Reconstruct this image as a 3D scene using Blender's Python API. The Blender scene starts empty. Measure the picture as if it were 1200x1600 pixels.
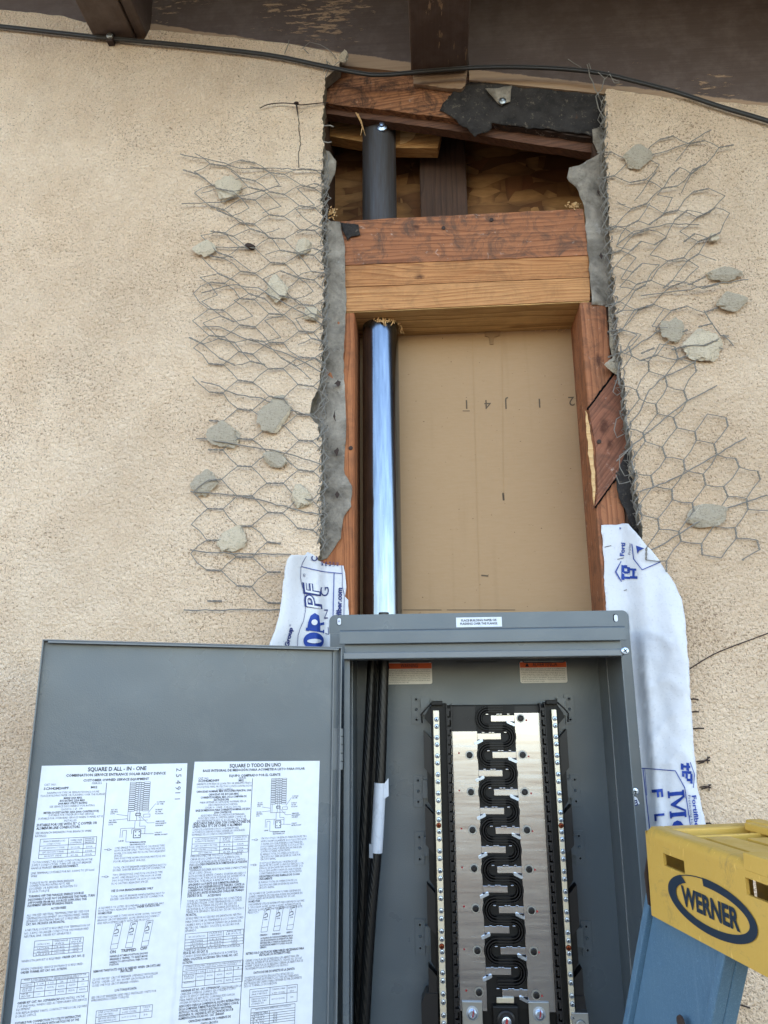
import bpy, bmesh, math, random
from mathutils import Vector, Matrix, noise
random.seed(7)
R = math.radians
SC = bpy.context.scene
COL = SC.collection

# ------------------------------------------------------------------ camera
CAM_POS = Vector((0.0, -1.10, 1.80))
YAW, PITCH, ROLL = R(3.86), R(14.4), R(-0.49)
CM = Matrix.Rotation(YAW, 3, 'Z') @ Matrix.Rotation(math.pi / 2 + PITCH, 3, 'X') @ Matrix.Rotation(ROLL, 3, 'Z')
cd = bpy.data.cameras.new('camera')
cam = bpy.data.objects.new('camera', cd)
COL.objects.link(cam)
cam.matrix_world = Matrix.Translation(CAM_POS) @ CM.to_4x4()
cd.sensor_fit = 'VERTICAL'
cd.sensor_height = 36.0
cd.lens = 27.0
cd.clip_start = 0.02
cd.clip_end = 500
SC.camera = cam

# ------------------------------------------------------------------ light
SUN_EL, SUN_AZ = R(22), R(-25)          # behind the house: the wall stands in open shade
w = bpy.data.worlds.new('World')
SC.world = w
w.use_nodes = True
nt = w.node_tree
bg = nt.nodes['Background']
sky = nt.nodes.new('ShaderNodeTexSky')
sky.sky_type = 'NISHITA'
sky.sun_disc = False
sky.sun_elevation = SUN_EL
sky.sun_rotation = SUN_AZ
sky.air_density = 1.0
sky.dust_density = 1.0
sky.ozone_density = 1.0
tint = nt.nodes.new('ShaderNodeMix'); tint.data_type = 'RGBA'; tint.blend_type = 'MULTIPLY'
tint.inputs[0].default_value = 1.0; tint.inputs[7].default_value = (1.12, 1.0, 0.94, 1)      # daylight balanced for shade
nt.links.new(sky.outputs[0], tint.inputs[6]); nt.links.new(tint.outputs[2], bg.inputs[0])
bg.inputs[1].default_value = 0.15
sd = bpy.data.lights.new('sun', 'SUN')
sd.energy = 2.8
sd.angle = R(0.5)
sd.color = (1.0, 0.93, 0.82)
so = bpy.data.objects.new('sun', sd)
COL.objects.link(so)
sdir = Vector((math.sin(SUN_AZ) * math.cos(SUN_EL), math.cos(SUN_AZ) * math.cos(SUN_EL), math.sin(SUN_EL)))
so.rotation_euler = sdir.to_track_quat('Z', 'Y').to_euler()
so.location = (0, 4, 6)
SC.view_settings.view_transform = 'Standard'
SC.view_settings.look = 'None'
SC.view_settings.gamma = 1.0
SC.view_settings.exposure = 2.6

# ------------------------------------------------------------------ helpers
def ray(px, py):
    return CM @ Vector(((px - 600) / 1200.0, -(py - 800) / 1200.0, -1.0))

def W(px, py, Y):
    """point on the upright plane y=Y seen at photo pixel"""
    d = ray(px, py)
    return CAM_POS + d * ((Y - CAM_POS.y) / d.y)

def Wp(px, py, p0, n):
    d = ray(px, py)
    return CAM_POS + d * ((p0 - CAM_POS).dot(n) / d.dot(n))

def srgb(r, g, b):
    f = lambda c: (c / 255 / 12.92) if c / 255 <= 0.04045 else ((c / 255 + 0.055) / 1.055) ** 2.4
    return (f(r), f(g), f(b), 1.0)

ORIG = {}
def wo(parent):
    return ORIG.get(parent.name, Vector((0, 0, 0))) if parent else Vector((0, 0, 0))

def tag(o, label=None, cat=None, group=None, kind=None):
    if label: o['label'] = label
    if cat: o['category'] = cat
    if group: o['group'] = group
    if kind: o['kind'] = kind
    return o

def thing(name, label, cat, loc=(0, 0, 0), group=None):
    o = bpy.data.objects.new(name, None)
    COL.objects.link(o)
    o.location = loc
    o.empty_display_size = 0.05
    ORIG[o.name] = Vector(loc)
    return tag(o, label, cat, group)

class MB:
    """collects faces in world coordinates; build() links them as one mesh object"""
    def __init__(s):
        s.v = []; s.f = []; s.m = []; s.sm = []
    def add(s, verts, faces, mi=0, smooth=False):
        b = len(s.v)
        s.v.extend([Vector(p) for p in verts])
        for f in faces:
            s.f.append([b + i for i in f]); s.m.append(mi); s.sm.append(smooth)
        return s
    def prism(s, pts, off, mi=0, mside=None, smooth=False, back=True):
        """polygon pts (3D) swept by off; tessellated caps"""
        n = len(pts); off = Vector(off)
        from mathutils.geometry import tessellate_polygon
        tri = tessellate_polygon([[Vector(p) for p in pts]])
        P = [Vector(p) for p in pts]
        if n <= 4:
            tri = [list(range(n))]
        s.add(P, tri, mi, smooth)
        if back:
            s.add([p + off for p in P], [list(reversed(t)) for t in tri], mi, smooth)
        m2 = mi if mside is None else mside
        b = len(s.v)
        s.v.extend(P + [p + off for p in P])
        for i in range(n):
            j = (i + 1) % n
            s.f.append([b + i, b + n + i, b + n + j, b + j]); s.m.append(m2); s.sm.append(False)
        return s
    def box(s, x0, x1, y0, y1, z0, z1, mi=0):
        v = [(x, y, z) for x in (x0, x1) for y in (y0, y1) for z in (z0, z1)]
        return s.add(v, [(0, 1, 3, 2), (4, 6, 7, 5), (0, 4, 5, 1), (2, 3, 7, 6), (0, 2, 6, 4), (1, 5, 7, 3)], mi)
    def obox(s, c, ax, ay, az, mi=0):
        """box with centre c and half-axis vectors"""
        c, ax, ay, az = map(Vector, (c, ax, ay, az))
        v = [c + ax * i + ay * j + az * k for i in (-1, 1) for j in (-1, 1) for k in (-1, 1)]
        return s.add(v, [(0, 1, 3, 2), (4, 6, 7, 5), (0, 4, 5, 1), (2, 3, 7, 6), (0, 2, 6, 4), (1, 5, 7, 3)], mi)
    def tube(s, path, r, n=6, mi=0, cap=True):
        P = [Vector(p) for p in path]
        rs = r if isinstance(r, (list, tuple)) else [r] * len(P)
        ref = None; rings = []
        b = len(s.v)
        for i, p in enumerate(P):
            t = (P[min(i + 1, len(P) - 1)] - P[max(i - 1, 0)])
            if t.length < 1e-9: t = Vector((0, 0, 1))
            t.normalize()
            if ref is None:
                ref = Vector((0, 1, 0)) if abs(t.y) < 0.9 else Vector((1, 0, 0))
            u = (ref - t * ref.dot(t)).normalized(); ref = u
            w_ = t.cross(u)
            for k in range(n):
                a = 2 * math.pi * k / n
                s.v.append(p + (u * math.cos(a) + w_ * math.sin(a)) * rs[i])
        for i in range(len(P) - 1):
            for k in range(n):
                k2 = (k + 1) % n
                s.f.append([b + i * n + k, b + i * n + k2, b + (i + 1) * n + k2, b + (i + 1) * n + k])
                s.m.append(mi); s.sm.append(True)
        if cap:
            e = b + (len(P) - 1) * n; c0 = len(s.v)
            s.v.extend(s.v[b:b + n] + s.v[e:e + n])
            s.f.append([c0 + k for k in reversed(range(n))]); s.m.append(mi); s.sm.append(False)
            s.f.append([c0 + n + k for k in range(n)]); s.m.append(mi); s.sm.append(False)
        return s
    def disc(s, c, nrm, prof, n=20, mi=0, mis=None):
        """lathe: prof = [(radius, height along nrm)]"""
        c = Vector(c); nrm = Vector(nrm).normalized()
        u = nrm.orthogonal().normalized(); w_ = nrm.cross(u)
        b = len(s.v)
        for r_, h in prof:
            for k in range(n):
                a = 2 * math.pi * k / n
                s.v.append(c + nrm * h + (u * math.cos(a) + w_ * math.sin(a)) * r_)
        for i in range(len(prof) - 1):
            for k in range(n):
                k2 = (k + 1) % n
                s.f.append([b + i * n + k, b + i * n + k2, b + (i + 1) * n + k2, b + (i + 1) * n + k])
                s.m.append(mis[i] if mis else mi); s.sm.append(False)
        e = b + (len(prof) - 1) * n
        s.f.append([e + k for k in range(n)]); s.m.append(mis[-1] if mis else mi); s.sm.append(False)
        return s
    def build(s, name, mats, parent=None, bevel=0, weld=False, fixn=True):
        o0 = wo(parent)
        me = bpy.data.meshes.new(name)
        me.from_pydata([tuple(p - o0) for p in s.v], [], s.f)
        mats = mats if isinstance(mats, (list, tuple)) else [mats]
        for m in mats: me.materials.append(m)
        for p, mi, sm in zip(me.polygons, s.m, s.sm):
            p.material_index = mi; p.use_smooth = sm
        if weld or fixn:
            bm = bmesh.new(); bm.from_mesh(me)
            if weld: bmesh.ops.remove_doubles(bm, verts=bm.verts, dist=1e-5)
            if fixn: bmesh.ops.recalc_face_normals(bm, faces=bm.faces)
            bm.to_mesh(me); bm.free()
        me.update()
        o = bpy.data.objects.new(name, me)
        COL.objects.link(o)
        if parent:
            o.parent = parent
        ORIG[o.name] = Vector(o0)
        if bevel:
            md = o.modifiers.new('bevel', 'BEVEL'); md.width = bevel; md.segments = 2
            md.limit_method = 'ANGLE'; md.angle_limit = R(40)
        return o

def ragged(pts, amp, step=8, seed=0, closed=True, skip=()):
    """subdivide a pixel polyline and roughen it"""
    out = []
    n = len(pts)
    for i in range(n if closed else n - 1):
        a = pts[i]; b = pts[(i + 1) % n]
        L = math.hypot(b[0] - a[0], b[1] - a[1])
        k = 1 if i in skip else max(1, int(L / step))
        for j in range(k):
            t = j / k
            x = a[0] + (b[0] - a[0]) * t; y = a[1] + (b[1] - a[1]) * t
            if i not in skip or j:
                x += amp * (noise.noise(Vector((x * .06, y * .06, seed))) * 1.3 + noise.noise(Vector((x * .22, y * .22, seed + 9))) * .8)
                y += amp * (noise.noise(Vector((x * .06, y * .06, seed + 5))) * 1.3 + noise.noise(Vector((x * .22, y * .22, seed + 14))) * .8)
            out.append((x, y))
    if not closed: out.append(pts[-1])
    return out

_tc = {}
def glyphs(text, bold=0.0, res=2, shear=0.0):
    key = (text, bold, res, shear)
    if key in _tc: return _tc[key]
    cu = bpy.data.curves.new('t', 'FONT')
    cu.body = text; cu.size = 1.0; cu.resolution_u = res; cu.offset = bold; cu.shear = shear
    o = bpy.data.objects.new('t', cu)
    COL.objects.link(o)
    dg = bpy.context.evaluated_depsgraph_get()
    me = o.evaluated_get(dg).to_mesh()
    vs = [v.co.copy() for v in me.vertices]
    fs = [list(p.vertices) for p in me.polygons]
    o.evaluated_get(dg).to_mesh_clear()
    bpy.data.objects.remove(o); bpy.data.curves.remove(cu)
    if vs:
        x0 = min(v.x for v in vs); x1 = max(v.x for v in vs)
    else: x0, x1 = 0, 1
    _tc[key] = (vs, fs, x0, x1)
    return _tc[key]
CAP = max(v.y for v in glyphs('H')[0])

def text2d(text, height, width=None, bold=0.0, res=2, shear=0.0):
    """glyph verts in 2D, left-aligned on the baseline; height = capital height"""
    vs, fs, x0, x1 = glyphs(text, bold, res, shear)
    k = height / CAP
    kx = (width / (x1 - x0)) if width else k
    return [((v.x - x0) * kx, v.y * k) for v in vs], fs, (x1 - x0) * kx

def put_text(mb, text, o, xd, yd, height, width=None, bold=0.0, mi=1, res=2, center=False, shear=0.0):
    v2, fs, wd = text2d(text, height, width, bold, res, shear)
    o = Vector(o); xd = Vector(xd); yd = Vector(yd)
    if center: o = o - xd * wd / 2
    mb.add([o + xd * a + yd * b for a, b in v2], fs, mi)

def line3(mb, a, b, n, wd, mi=1):
    """flat ribbon from a to b in the plane with normal n"""
    a = Vector(a); b = Vector(b); t = (b - a)
    if t.length < 1e-7: return
    t.normalize(); s_ = Vector(n).cross(t).normalized() * wd / 2
    mb.add([a - s_, b - s_, b + s_, a + s_], [(0, 1, 2, 3)], mi)
# ------------------------------------------------------------------ materials
HDZ = W(596, 486, .05).z + .04          # height of the header: the conduit above it is coloured darker, as in shade
class NT:
    def __init__(s, name):
        s.m = bpy.data.materials.new(name); s.m.use_nodes = True
        s.t = s.m.node_tree; s.b = s.t.nodes['Principled BSDF']
        s.tc = s.t.nodes.new('ShaderNodeTexCoord')
    def n(s, ty, **kw):
        nd = s.t.nodes.new(ty)
        for k, v in kw.items(): setattr(nd, k, v)
        return nd
    def l(s, a, b): s.t.links.new(a, b)
    def setv(s, sock, v):
        if isinstance(v, bpy.types.NodeSocket): s.l(v, sock)
        else: sock.default_value = v
    def map(s, scale=(1, 1, 1), rot=(0, 0, 0), loc=(0, 0, 0)):
        m = s.n('ShaderNodeMapping')
        m.inputs['Scale'].default_value = scale; m.inputs['Rotation'].default_value = rot; m.inputs['Location'].default_value = loc
        s.l(s.tc.outputs['Object'], m.inputs['Vector']); return m.outputs[0]
    def noise(s, vec, scale, detail=3, rough=.55, dist=0):
        t = s.n('ShaderNodeTexNoise'); s.l(vec, t.inputs['Vector'])
        t.inputs['Scale'].default_value = scale; t.inputs['Detail'].default_value = detail
        t.inputs['Roughness'].default_value = rough; t.inputs['Distortion'].default_value = dist
        return t.outputs['Fac']
    def vor(s, vec, scale, feature='F1', out='Distance', rnd=1):
        t = s.n('ShaderNodeTexVoronoi', feature=feature); s.l(vec, t.inputs['Vector'])
        t.inputs['Scale'].default_value = scale; t.inputs['Randomness'].default_value = rnd
        return t.outputs[out]
    def ramp(s, fac, stops, interp='LINEAR'):
        r = s.n('ShaderNodeValToRGB'); r.color_ramp.interpolation = interp
        while len(r.color_ramp.elements) < len(stops): r.color_ramp.elements.new(.5)
        for e, (p, c) in zip(r.color_ramp.elements, stops):
            e.position = p; e.color = c if not isinstance(c, (int, float)) else (c, c, c, 1)
        s.l(fac, r.inputs[0]); return r.outputs[0]
    def mix(s, fac, a, b, mode='MIX'):
        m = s.n('ShaderNodeMix', data_type='RGBA', blend_type=mode)
        s.setv(m.inputs[0], fac); s.setv(m.inputs[6], a); s.setv(m.inputs[7], b); return m.outputs[2]
    def math(s, op, a, b=0.0, c=None):
        m = s.n('ShaderNodeMath', operation=op); s.setv(m.inputs[0], a); s.setv(m.inputs[1], b)
        if c is not None: s.setv(m.inputs[2], c)
        return m.outputs[0]
    def bump(s, h, dist, strength=1.0, prev=None):
        b = s.n('ShaderNodeBump'); b.inputs['Distance'].default_value = dist; b.inputs['Strength'].default_value = strength
        s.l(h, b.inputs['Height'])
        if prev is not None: s.l(prev, b.inputs['Normal'])
        return b.outputs[0]
    def out(s, col=None, rough=None, metal=None, normal=None, spec=None):
        if col is not None: s.setv(s.b.inputs['Base Color'], col)
        if rough is not None: s.setv(s.b.inputs['Roughness'], rough)
        if metal is not None: s.setv(s.b.inputs['Metallic'], metal)
        if spec is not None: s.setv(s.b.inputs['Specular IOR Level'], spec)
        if normal is not None: s.l(normal, s.b.inputs['Normal'])
        return s.m

def m_stucco():
    s = NT('stucco'); v = s.map()
    big = s.noise(v, 2.2, 4, .6); mid = s.noise(v, 24, 4, .6)
    g = s.noise(v, 250, 3, .6, .8); g2 = s.noise(v, 480, 2, .5)
    vo = s.vor(v, 190)
    base = s.mix(s.ramp(big, [(.3, 0), (.7, 1)]), srgb(241, 211, 178), srgb(251, 229, 202))
    base = s.mix(s.ramp(mid, [(.35, .0), (.75, .35)]), base, srgb(214, 180, 144))
    st = s.ramp(s.noise(s.map(loc=(2.2, 0, 5.1)), 1.7, 5, .65), [(.42, 0), (.64, .7)])
    base = s.mix(st, base, srgb(208, 180, 150))
    gm = s.math('ADD', s.math('MULTIPLY', g, .65), s.math('MULTIPLY', g2, .35))
    thr = s.math('ADD', gm, s.math('MULTIPLY', s.math('SUBTRACT', s.noise(v, 5, 4), .5), .24))
    pit = s.ramp(thr, [(.36, 1), (.45, 0)])
    base = s.mix(s.math('MULTIPLY', pit, .7), base, srgb(136, 106, 82))
    grain = s.ramp(g2, [(.3, .88), (.7, 1.06)])
    base = s.mix(1.0, base, grain, 'MULTIPLY')
    h = s.math('ADD', s.math('MULTIPLY', gm, 1.0), s.math('MULTIPLY', vo, .35))
    n = s.bump(h, .011, .9)
    return s.out(base, .95, 0, n, .2)

def m_cement(name='cement', a=(150, 143, 128), b=(120, 114, 102)):
    s = NT(name); v = s.map()
    c = s.mix(s.noise(v, 60, 4), srgb(*a), srgb(*b))
    c = s.mix(s.ramp(s.noise(v, 420, 2), [(.33, .35), (.42, 0)]), c, srgb(90, 82, 70))
    return s.out(c, .95, 0, s.bump(s.noise(v, 260, 4, .7), .006, .9), .2)

def m_wood(name, dark, light, axis='X', rot=0.0, dirt=.3, ring=70, tar=None, sat=None, grime=(60, 48, 40), knots=(), seed=0, rough=.75, stain=.3):
    """grain runs along axis; lines vary across it"""
    s = NT(name)
    if axis == 'X': sc = (1, 9, 9)
    elif axis == 'Z': sc = (9, 9, 1)
    else: sc = (9, 1, 9)
    v0 = s.map((1, 1, 1), (0, rot, 0), (seed * 3.1, seed * 1.7, seed * .9))
    m = s.n('ShaderNodeMapping'); m.inputs['Scale'].default_value = sc; s.l(v0, m.inputs['Vector']); v = m.outputs[0]
    warp = s.noise(v, 1.6, 3)
    wv = s.n('ShaderNodeMapping'); s.l(v0, wv.inputs['Vector'])
    sep = s.n('ShaderNodeSeparateXYZ'); s.l(v0, sep.inputs[0])
    across = {'X': 'Z', 'Z': 'X', 'Y': 'X'}[axis]
    a = s.math('ADD', sep.outputs[across], s.math('MULTIPLY', sep.outputs['Y' if axis != 'Y' else 'Z'], .6))
    a = s.math('ADD', a, s.math('MULTIPLY', s.math('SUBTRACT', warp, .5), .09))
    kd = None
    for (kx, kz, kr) in knots:
        dx = s.math('SUBTRACT', s.tc_sep('X'), kx); dz = s.math('SUBTRACT', s.tc_sep('Z'), kz)
        if axis == 'X': dx = s.math('MULTIPLY', dx, .6)
        else: dz = s.math('MULTIPLY', dz, .6)
        d = s.math('SQRT', s.math('ADD', s.math('MULTIPLY', dx, dx), s.math('MULTIPLY', dz, dz)))
        k = s.math('DIVIDE', kr, s.math('ADD', d, kr * .8))
        k = s.math('MULTIPLY', k, k)
        a = s.math('ADD', a, s.math('MULTIPLY', k, kr * .5))
        core = s.ramp(s.math('ADD', s.math('DIVIDE', d, kr), s.math('MULTIPLY', s.math('SUBTRACT', s.noise(v0, 120, 3), .5), 1.2)), [(.2, .8), (.8, 0)])
        kd = core if kd is None else s.math('MAXIMUM', kd, core)
    ph = s.math('FRACT', s.math('MULTIPLY', a, ring))
    rings = s.ramp(ph, [(0, .0), (.55, .35), (.88, 1), (1, 0.0)])
    mf = s.n('ShaderNodeMapping'); mf.inputs['Scale'].default_value = tuple((2.2 if c == 1 else 60) for c in sc); s.l(v0, mf.inputs['Vector'])
    fine = s.noise(mf.outputs[0], 6, 4, .65)
    f = s.math('ADD', s.math('MULTIPLY', rings, .34), s.math('MULTIPLY', fine, .75))
    c = s.mix(s.ramp(f, [(.2, 0), (.85, 1)]), srgb(*light), srgb(*dark))
    st = s.ramp(s.noise(v0, 14, 4, .6), [(.35, 0), (.75, stain)])
    c = s.mix(st, c, srgb(*dark))
    gr = s.ramp(s.noise(v0, 24, 7, .78, 1.4), [(.46, 0), (.62, dirt)])
    c = s.mix(gr, c, srgb(*grime))
    if tar is not None:      # tar and soot stain that starts at tar (x) and has a ragged outline
        tm = s.math('ADD', s.math('MULTIPLY', s.math('SUBTRACT', s.tc_sep('X'), tar), 9), s.math('MULTIPLY', s.math('SUBTRACT', s.noise(v0, 16, 6, .75), .5), 2.6))
        c = s.mix(s.ramp(tm, [(-.0, 0), (.35, .9)]), c, srgb(52, 44, 40))
    wh = s.ramp(s.noise(v0, 55, 6, .8, .8), [(.61, 0), (.70, .55 * (dirt > .35))])
    c = s.mix(wh, c, srgb(212, 198, 184))
    if kd is not None: c = s.mix(kd, c, srgb(72, 40, 26))
    n = s.bump(s.math('ADD', s.math('MULTIPLY', rings, -.5), fine), .0012, .8)
    return s.out(c, rough, 0, n, .3)
def _tcs(s, ax):
    if not hasattr(s, '_sep'):
        s._sep = s.n('ShaderNodeSeparateXYZ'); s.l(s.tc.outputs['Object'], s._sep.inputs[0])
    return s._sep.outputs[ax]
NT.tc_sep = _tcs

def m_brownpaint(name, line=None, peel=.60, seed=0, axis='X'):
    """old dark brown house paint, flaked down to grey-tan wood; below `line` (x0,z0,x1,z1) the board was never painted"""
    s = NT(name); v = s.map((1, 1, 1), (0, 0, 0), (seed, seed * 2, 0))
    vs = s.map((9, 9, 42) if axis == 'X' else (34, 5, 34), (0, R(6) if axis == 'X' else 0, 0), (seed, seed, seed))
    grain = s.noise(s.map((4, 4, 200) if axis == 'X' else (200, 5, 200)), 1.5, 3)
    p = s.mix(s.noise(v, 6, 4), srgb(80, 66, 59), srgb(95, 80, 73))
    p = s.mix(s.ramp(s.noise(v, 25, 5, .7), [(.45, 0), (.75, .5)]), p, srgb(122, 108, 101))
    p = s.mix(s.ramp(grain, [(.4, 0), (.7, .25)]), p, srgb(66, 52, 47))
    raw = s.mix(grain, srgb(178, 152, 126), srgb(140, 112, 88))
    pk = s.noise(vs, 3.2, 6, .72, .3)
    pk = s.math('ADD', pk, s.math('MULTIPLY', s.math('SUBTRACT', s.noise(v, 5.5, 2), .5), .8))
    mask = s.ramp(pk, [(peel, 0), (peel + .012, 1)])
    if line:
        x0, z0, x1, z1 = line; k = (z1 - z0) / (x1 - x0)
        d = s.math('SUBTRACT', s.tc_sep('Z'), s.math('MULTIPLY_ADD', s.tc_sep('X'), k, z0 - k * x0))
        d = s.math('ADD', d, s.math('MULTIPLY', s.math('SUBTRACT', s.noise(v, 22, 4, .7), .5), .014))
        below = s.ramp(s.math('MULTIPLY_ADD', d, 100, .5), [(.35, 1), (.6, 0)])
        mask = s.math('MAXIMUM', mask, below)
    c = s.mix(mask, p, raw)
    h = s.math('ADD', s.math('MULTIPLY', mask, -.6), s.math('MULTIPLY', grain, .4))
    return s.out(c, s.ramp(mask, [(0, .5), (1, .85)]), 0, s.bump(h, .0015, .7), .4)

def m_osb(name='osb'):
    s = NT(name)
    cols = []
    base = None
    wr = s.n('ShaderNodeVectorMath', operation='MULTIPLY_ADD')
    nz = s.n('ShaderNodeTexNoise'); nz.inputs['Scale'].default_value = 9; s.l(s.tc.outputs['Object'], nz.inputs['Vector'])
    s.l(nz.outputs['Color'], wr.inputs[0]); wr.inputs[1].default_value = (.03, .03, .03); s.l(s.tc.outputs['Object'], wr.inputs[2])
    edge = None
    for i, (rot, sc) in enumerate([(.5, (16, 16, 52)), (-.8, (50, 16, 15)), (.15, (15, 12, 46))]):
        m = s.n('ShaderNodeMapping'); m.inputs['Rotation'].default_value = (0, rot, 0); m.inputs['Scale'].default_value = sc
        m.inputs['Location'].default_value = (i * 3.3, 0, i * 1.3); s.l(wr.outputs[0], m.inputs['Vector'])
        t = s.n('ShaderNodeTexVoronoi'); t.inputs['Scale'].default_value = 1.0; s.l(m.outputs[0], t.inputs['Vector'])
        sp = s.n('ShaderNodeSeparateColor'); s.l(t.outputs['Color'], sp.inputs[0])
        g = s.ramp(sp.outputs[0], [(0, srgb(88, 56, 32)), (.3, srgb(138, 98, 58)), (.6, srgb(168, 126, 80)), (.8, srgb(128, 88, 52)), (1, srgb(106, 64, 38))])
        g = s.mix(s.ramp(t.outputs['Distance'], [(.45, 0), (.85, .6)]), g, srgb(64, 40, 24))
        if base is None: base = g; hh = sp.outputs[1]
        else:
            base = s.mix(s.ramp(sp.outputs[2], [(.45, 0), (.5, 1)]), base, g); 
    gr = s.noise(s.map((60, 60, 220), (0, .5, 0)), 1, 3)
    base = s.mix(s.ramp(gr, [(.3, 0), (.7, .35)]), base, srgb(90, 58, 34))
    return s.out(base, .8, 0, s.bump(hh, .0005, .5), .3)

def m_kraft():
    s = NT('kraft'); v = s.map()
    c = s.mix(s.noise(v, 3, 3), srgb(174, 143, 109), srgb(160, 131, 99))
    fib = s.noise(s.map((25, 1, 160)), 2.2, 4, .6)
    c = s.mix(s.ramp(fib, [(.35, 0), (.75, .35)]), c, srgb(158, 126, 88))
    c = s.mix(s.ramp(s.noise(v, 55, 4, .7), [(.7, 0), (.74, .6)]), c, srgb(120, 90, 60))
    c = s.mix(s.ramp(s.noise(s.map((1, 1, .04)), 38, 2), [(.62, 0), (.72, .3)]), c, srgb(140, 112, 80))
    c = s.mix(s.ramp(s.noise(s.map(loc=(4, 4, 4)), 210, 2), [(.745, 0), (.76, .8)]), c, srgb(70, 48, 32))
    return s.out(c, .85, 0, s.bump(s.noise(v, 120, 4), .0006, .5), .3)

def m_galv():
    s = NT('galvanised_steel'); v = s.map()
    sp = s.noise(s.map((220, 220, 14)), 1, 4, .6); lo = s.noise(s.map((40, 40, 2)), 2, 4)
    c = s.mix(s.ramp(sp, [(.35, 0), (.7, 1)]), srgb(128, 139, 152), srgb(100, 111, 125))
    dk = s.ramp(s.noise(v, 160, 5, .8, .5), [(.66, 0), (.72, .75)])
    c = s.mix(dk, c, srgb(70, 66, 62))
    r = s.math('ADD', s.ramp(lo, [(.3, .15), (.7, .25)]), s.math('MULTIPLY', dk, .3))
    upper_shade = s.math('MULTIPLY', s.ramp(s.math('SUBTRACT', s.tc_sep('Z'), HDZ), [(0, 0), (.02, 1)]), s.ramp(s.noise(s.map((60, 60, 4)), 3, 4, .7), [(.3, .72), (.7, 1)]))  # shade and dark eave reflection painted into the steel above the header
    c = s.mix(upper_shade, c, srgb(62, 53, 46)); r = s.math('ADD', r, s.math('MULTIPLY', upper_shade, .28))
    return s.out(c, r, s.math('SUBTRACT', 1.0, s.math('MULTIPLY', upper_shade, .93)), s.bump(s.noise(s.map((200, 200, 20)), 1, 3), .0001, .4))

def m_metal(name, col, rough=.3, brush=None, metal=1.0, spots=0):
    s = NT(name); v = s.map()
    c = srgb(*col)
    if brush:
        f = s.noise(s.map(brush), 3, 4, .7)
        c = s.mix(s.ramp(f, [(.3, 0), (.7, .5)]), c, tuple(x * .6 for x in srgb(*col)[:3]) + (1,))
        r = s.ramp(f, [(.3, rough), (.7, rough + .15)])
    else:
        r = s.ramp(s.noise(v, 60, 3), [(.3, rough), (.7, rough + .12)])
    if spots:
        c = s.mix(s.ramp(s.noise(v, 14, 5, .7), [(.6, 0), (.64, spots)]), c, srgb(150, 140, 120))
    return s.out(c, r, metal)

def m_paint(name, col, rough=.38, var=.12, bump=.0003, scale=500, dirt=0, dcol=(90, 86, 80), dscale=30):
    s = NT(name); v = s.map()
    a = srgb(*col); b = tuple(x * (1 - var) for x in a[:3]) + (1,)
    c = s.mix(s.noise(v, 5, 4), a, b)
    if dirt:
        c = s.mix(s.ramp(s.noise(v, dscale, 6, .75, .6), [(.54, 0), (.72, dirt)]), c, srgb(*dcol))
    r = s.ramp(s.noise(v, 12, 4), [(.3, rough), (.7, rough + .1)])
    return s.out(c, r, 0, s.bump(s.noise(v, 7, 2), .004 if 'grey' in name else .0001, .5, s.bump(s.noise(v, scale, 2), bump, .6)))

def m_felt():
    s = NT('felt_paper'); v = s.map()
    n1 = s.noise(v, 18, 5, .7, .4)
    c = s.mix(s.ramp(n1, [(.3, 0), (.7, 1)]), srgb(86, 79, 70), srgb(174, 164, 150))
    c = s.mix(s.ramp(s.noise(v, 70, 5, .8), [(.6, 0), (.7, .55)]), c, srgb(52, 50, 52))
    c = s.mix(s.ramp(s.noise(s.map(loc=(3, 1, 2)), 30, 5, .8), [(.62, 0), (.72, .6)]), c, srgb(170, 166, 160))
    return s.out(c, .8, 0, s.bump(s.noise(v, 28, 5, .7), .006, .8), .35)

def m_felt_dark():
    s = NT('felt_paper_dark'); v = s.map()
    c = s.mix(s.ramp(s.noise(v, 26, 5, .7, .4), [(.3, 0), (.8, 1)]), srgb(32, 30, 30), srgb(66, 62, 60))
    c = s.mix(s.ramp(s.noise(v, 120, 5, .8), [(.57, 0), (.68, .6)]), c, srgb(128, 116, 102))
    return s.out(c, .85, 0, s.bump(s.noise(v, 40, 5, .7), .005, .8), .25)

def m_wrap():
    s = NT('white_flashing_paper'); v = s.map()
    c = s.mix(s.noise(v, 20, 4), srgb(216, 217, 220), srgb(200, 202, 208))
    c = s.mix(s.ramp(s.noise(v, 320, 3, .7), [(.58, 0), (.72, .35)]), c, srgb(150, 152, 160))
    return s.out(c, .7, 0, s.bump(s.noise(v, 160, 3), .0008, .6), .3)

def m_fibre():
    s = NT('blue_fibreglass'); v = s.map()
    c = s.mix(s.noise(v, 8, 4), srgb(92, 124, 148), srgb(74, 106, 132))
    f = s.noise(s.map((1, 1, 1), (.3, .9, .2)), 260, 4, .8, 3.0)
    c = s.mix(s.ramp(f, [(.55, 0), (.68, .55)]), c, srgb(130, 164, 190))
    f2 = s.noise(s.map((300, 300, 4)), 1, 3)
    c = s.mix(s.ramp(f2, [(.55, 0), (.75, .3)]), c, srgb(120, 150, 175))
    return s.out(c, .45, 0, s.bump(f, .0006, .5))

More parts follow.
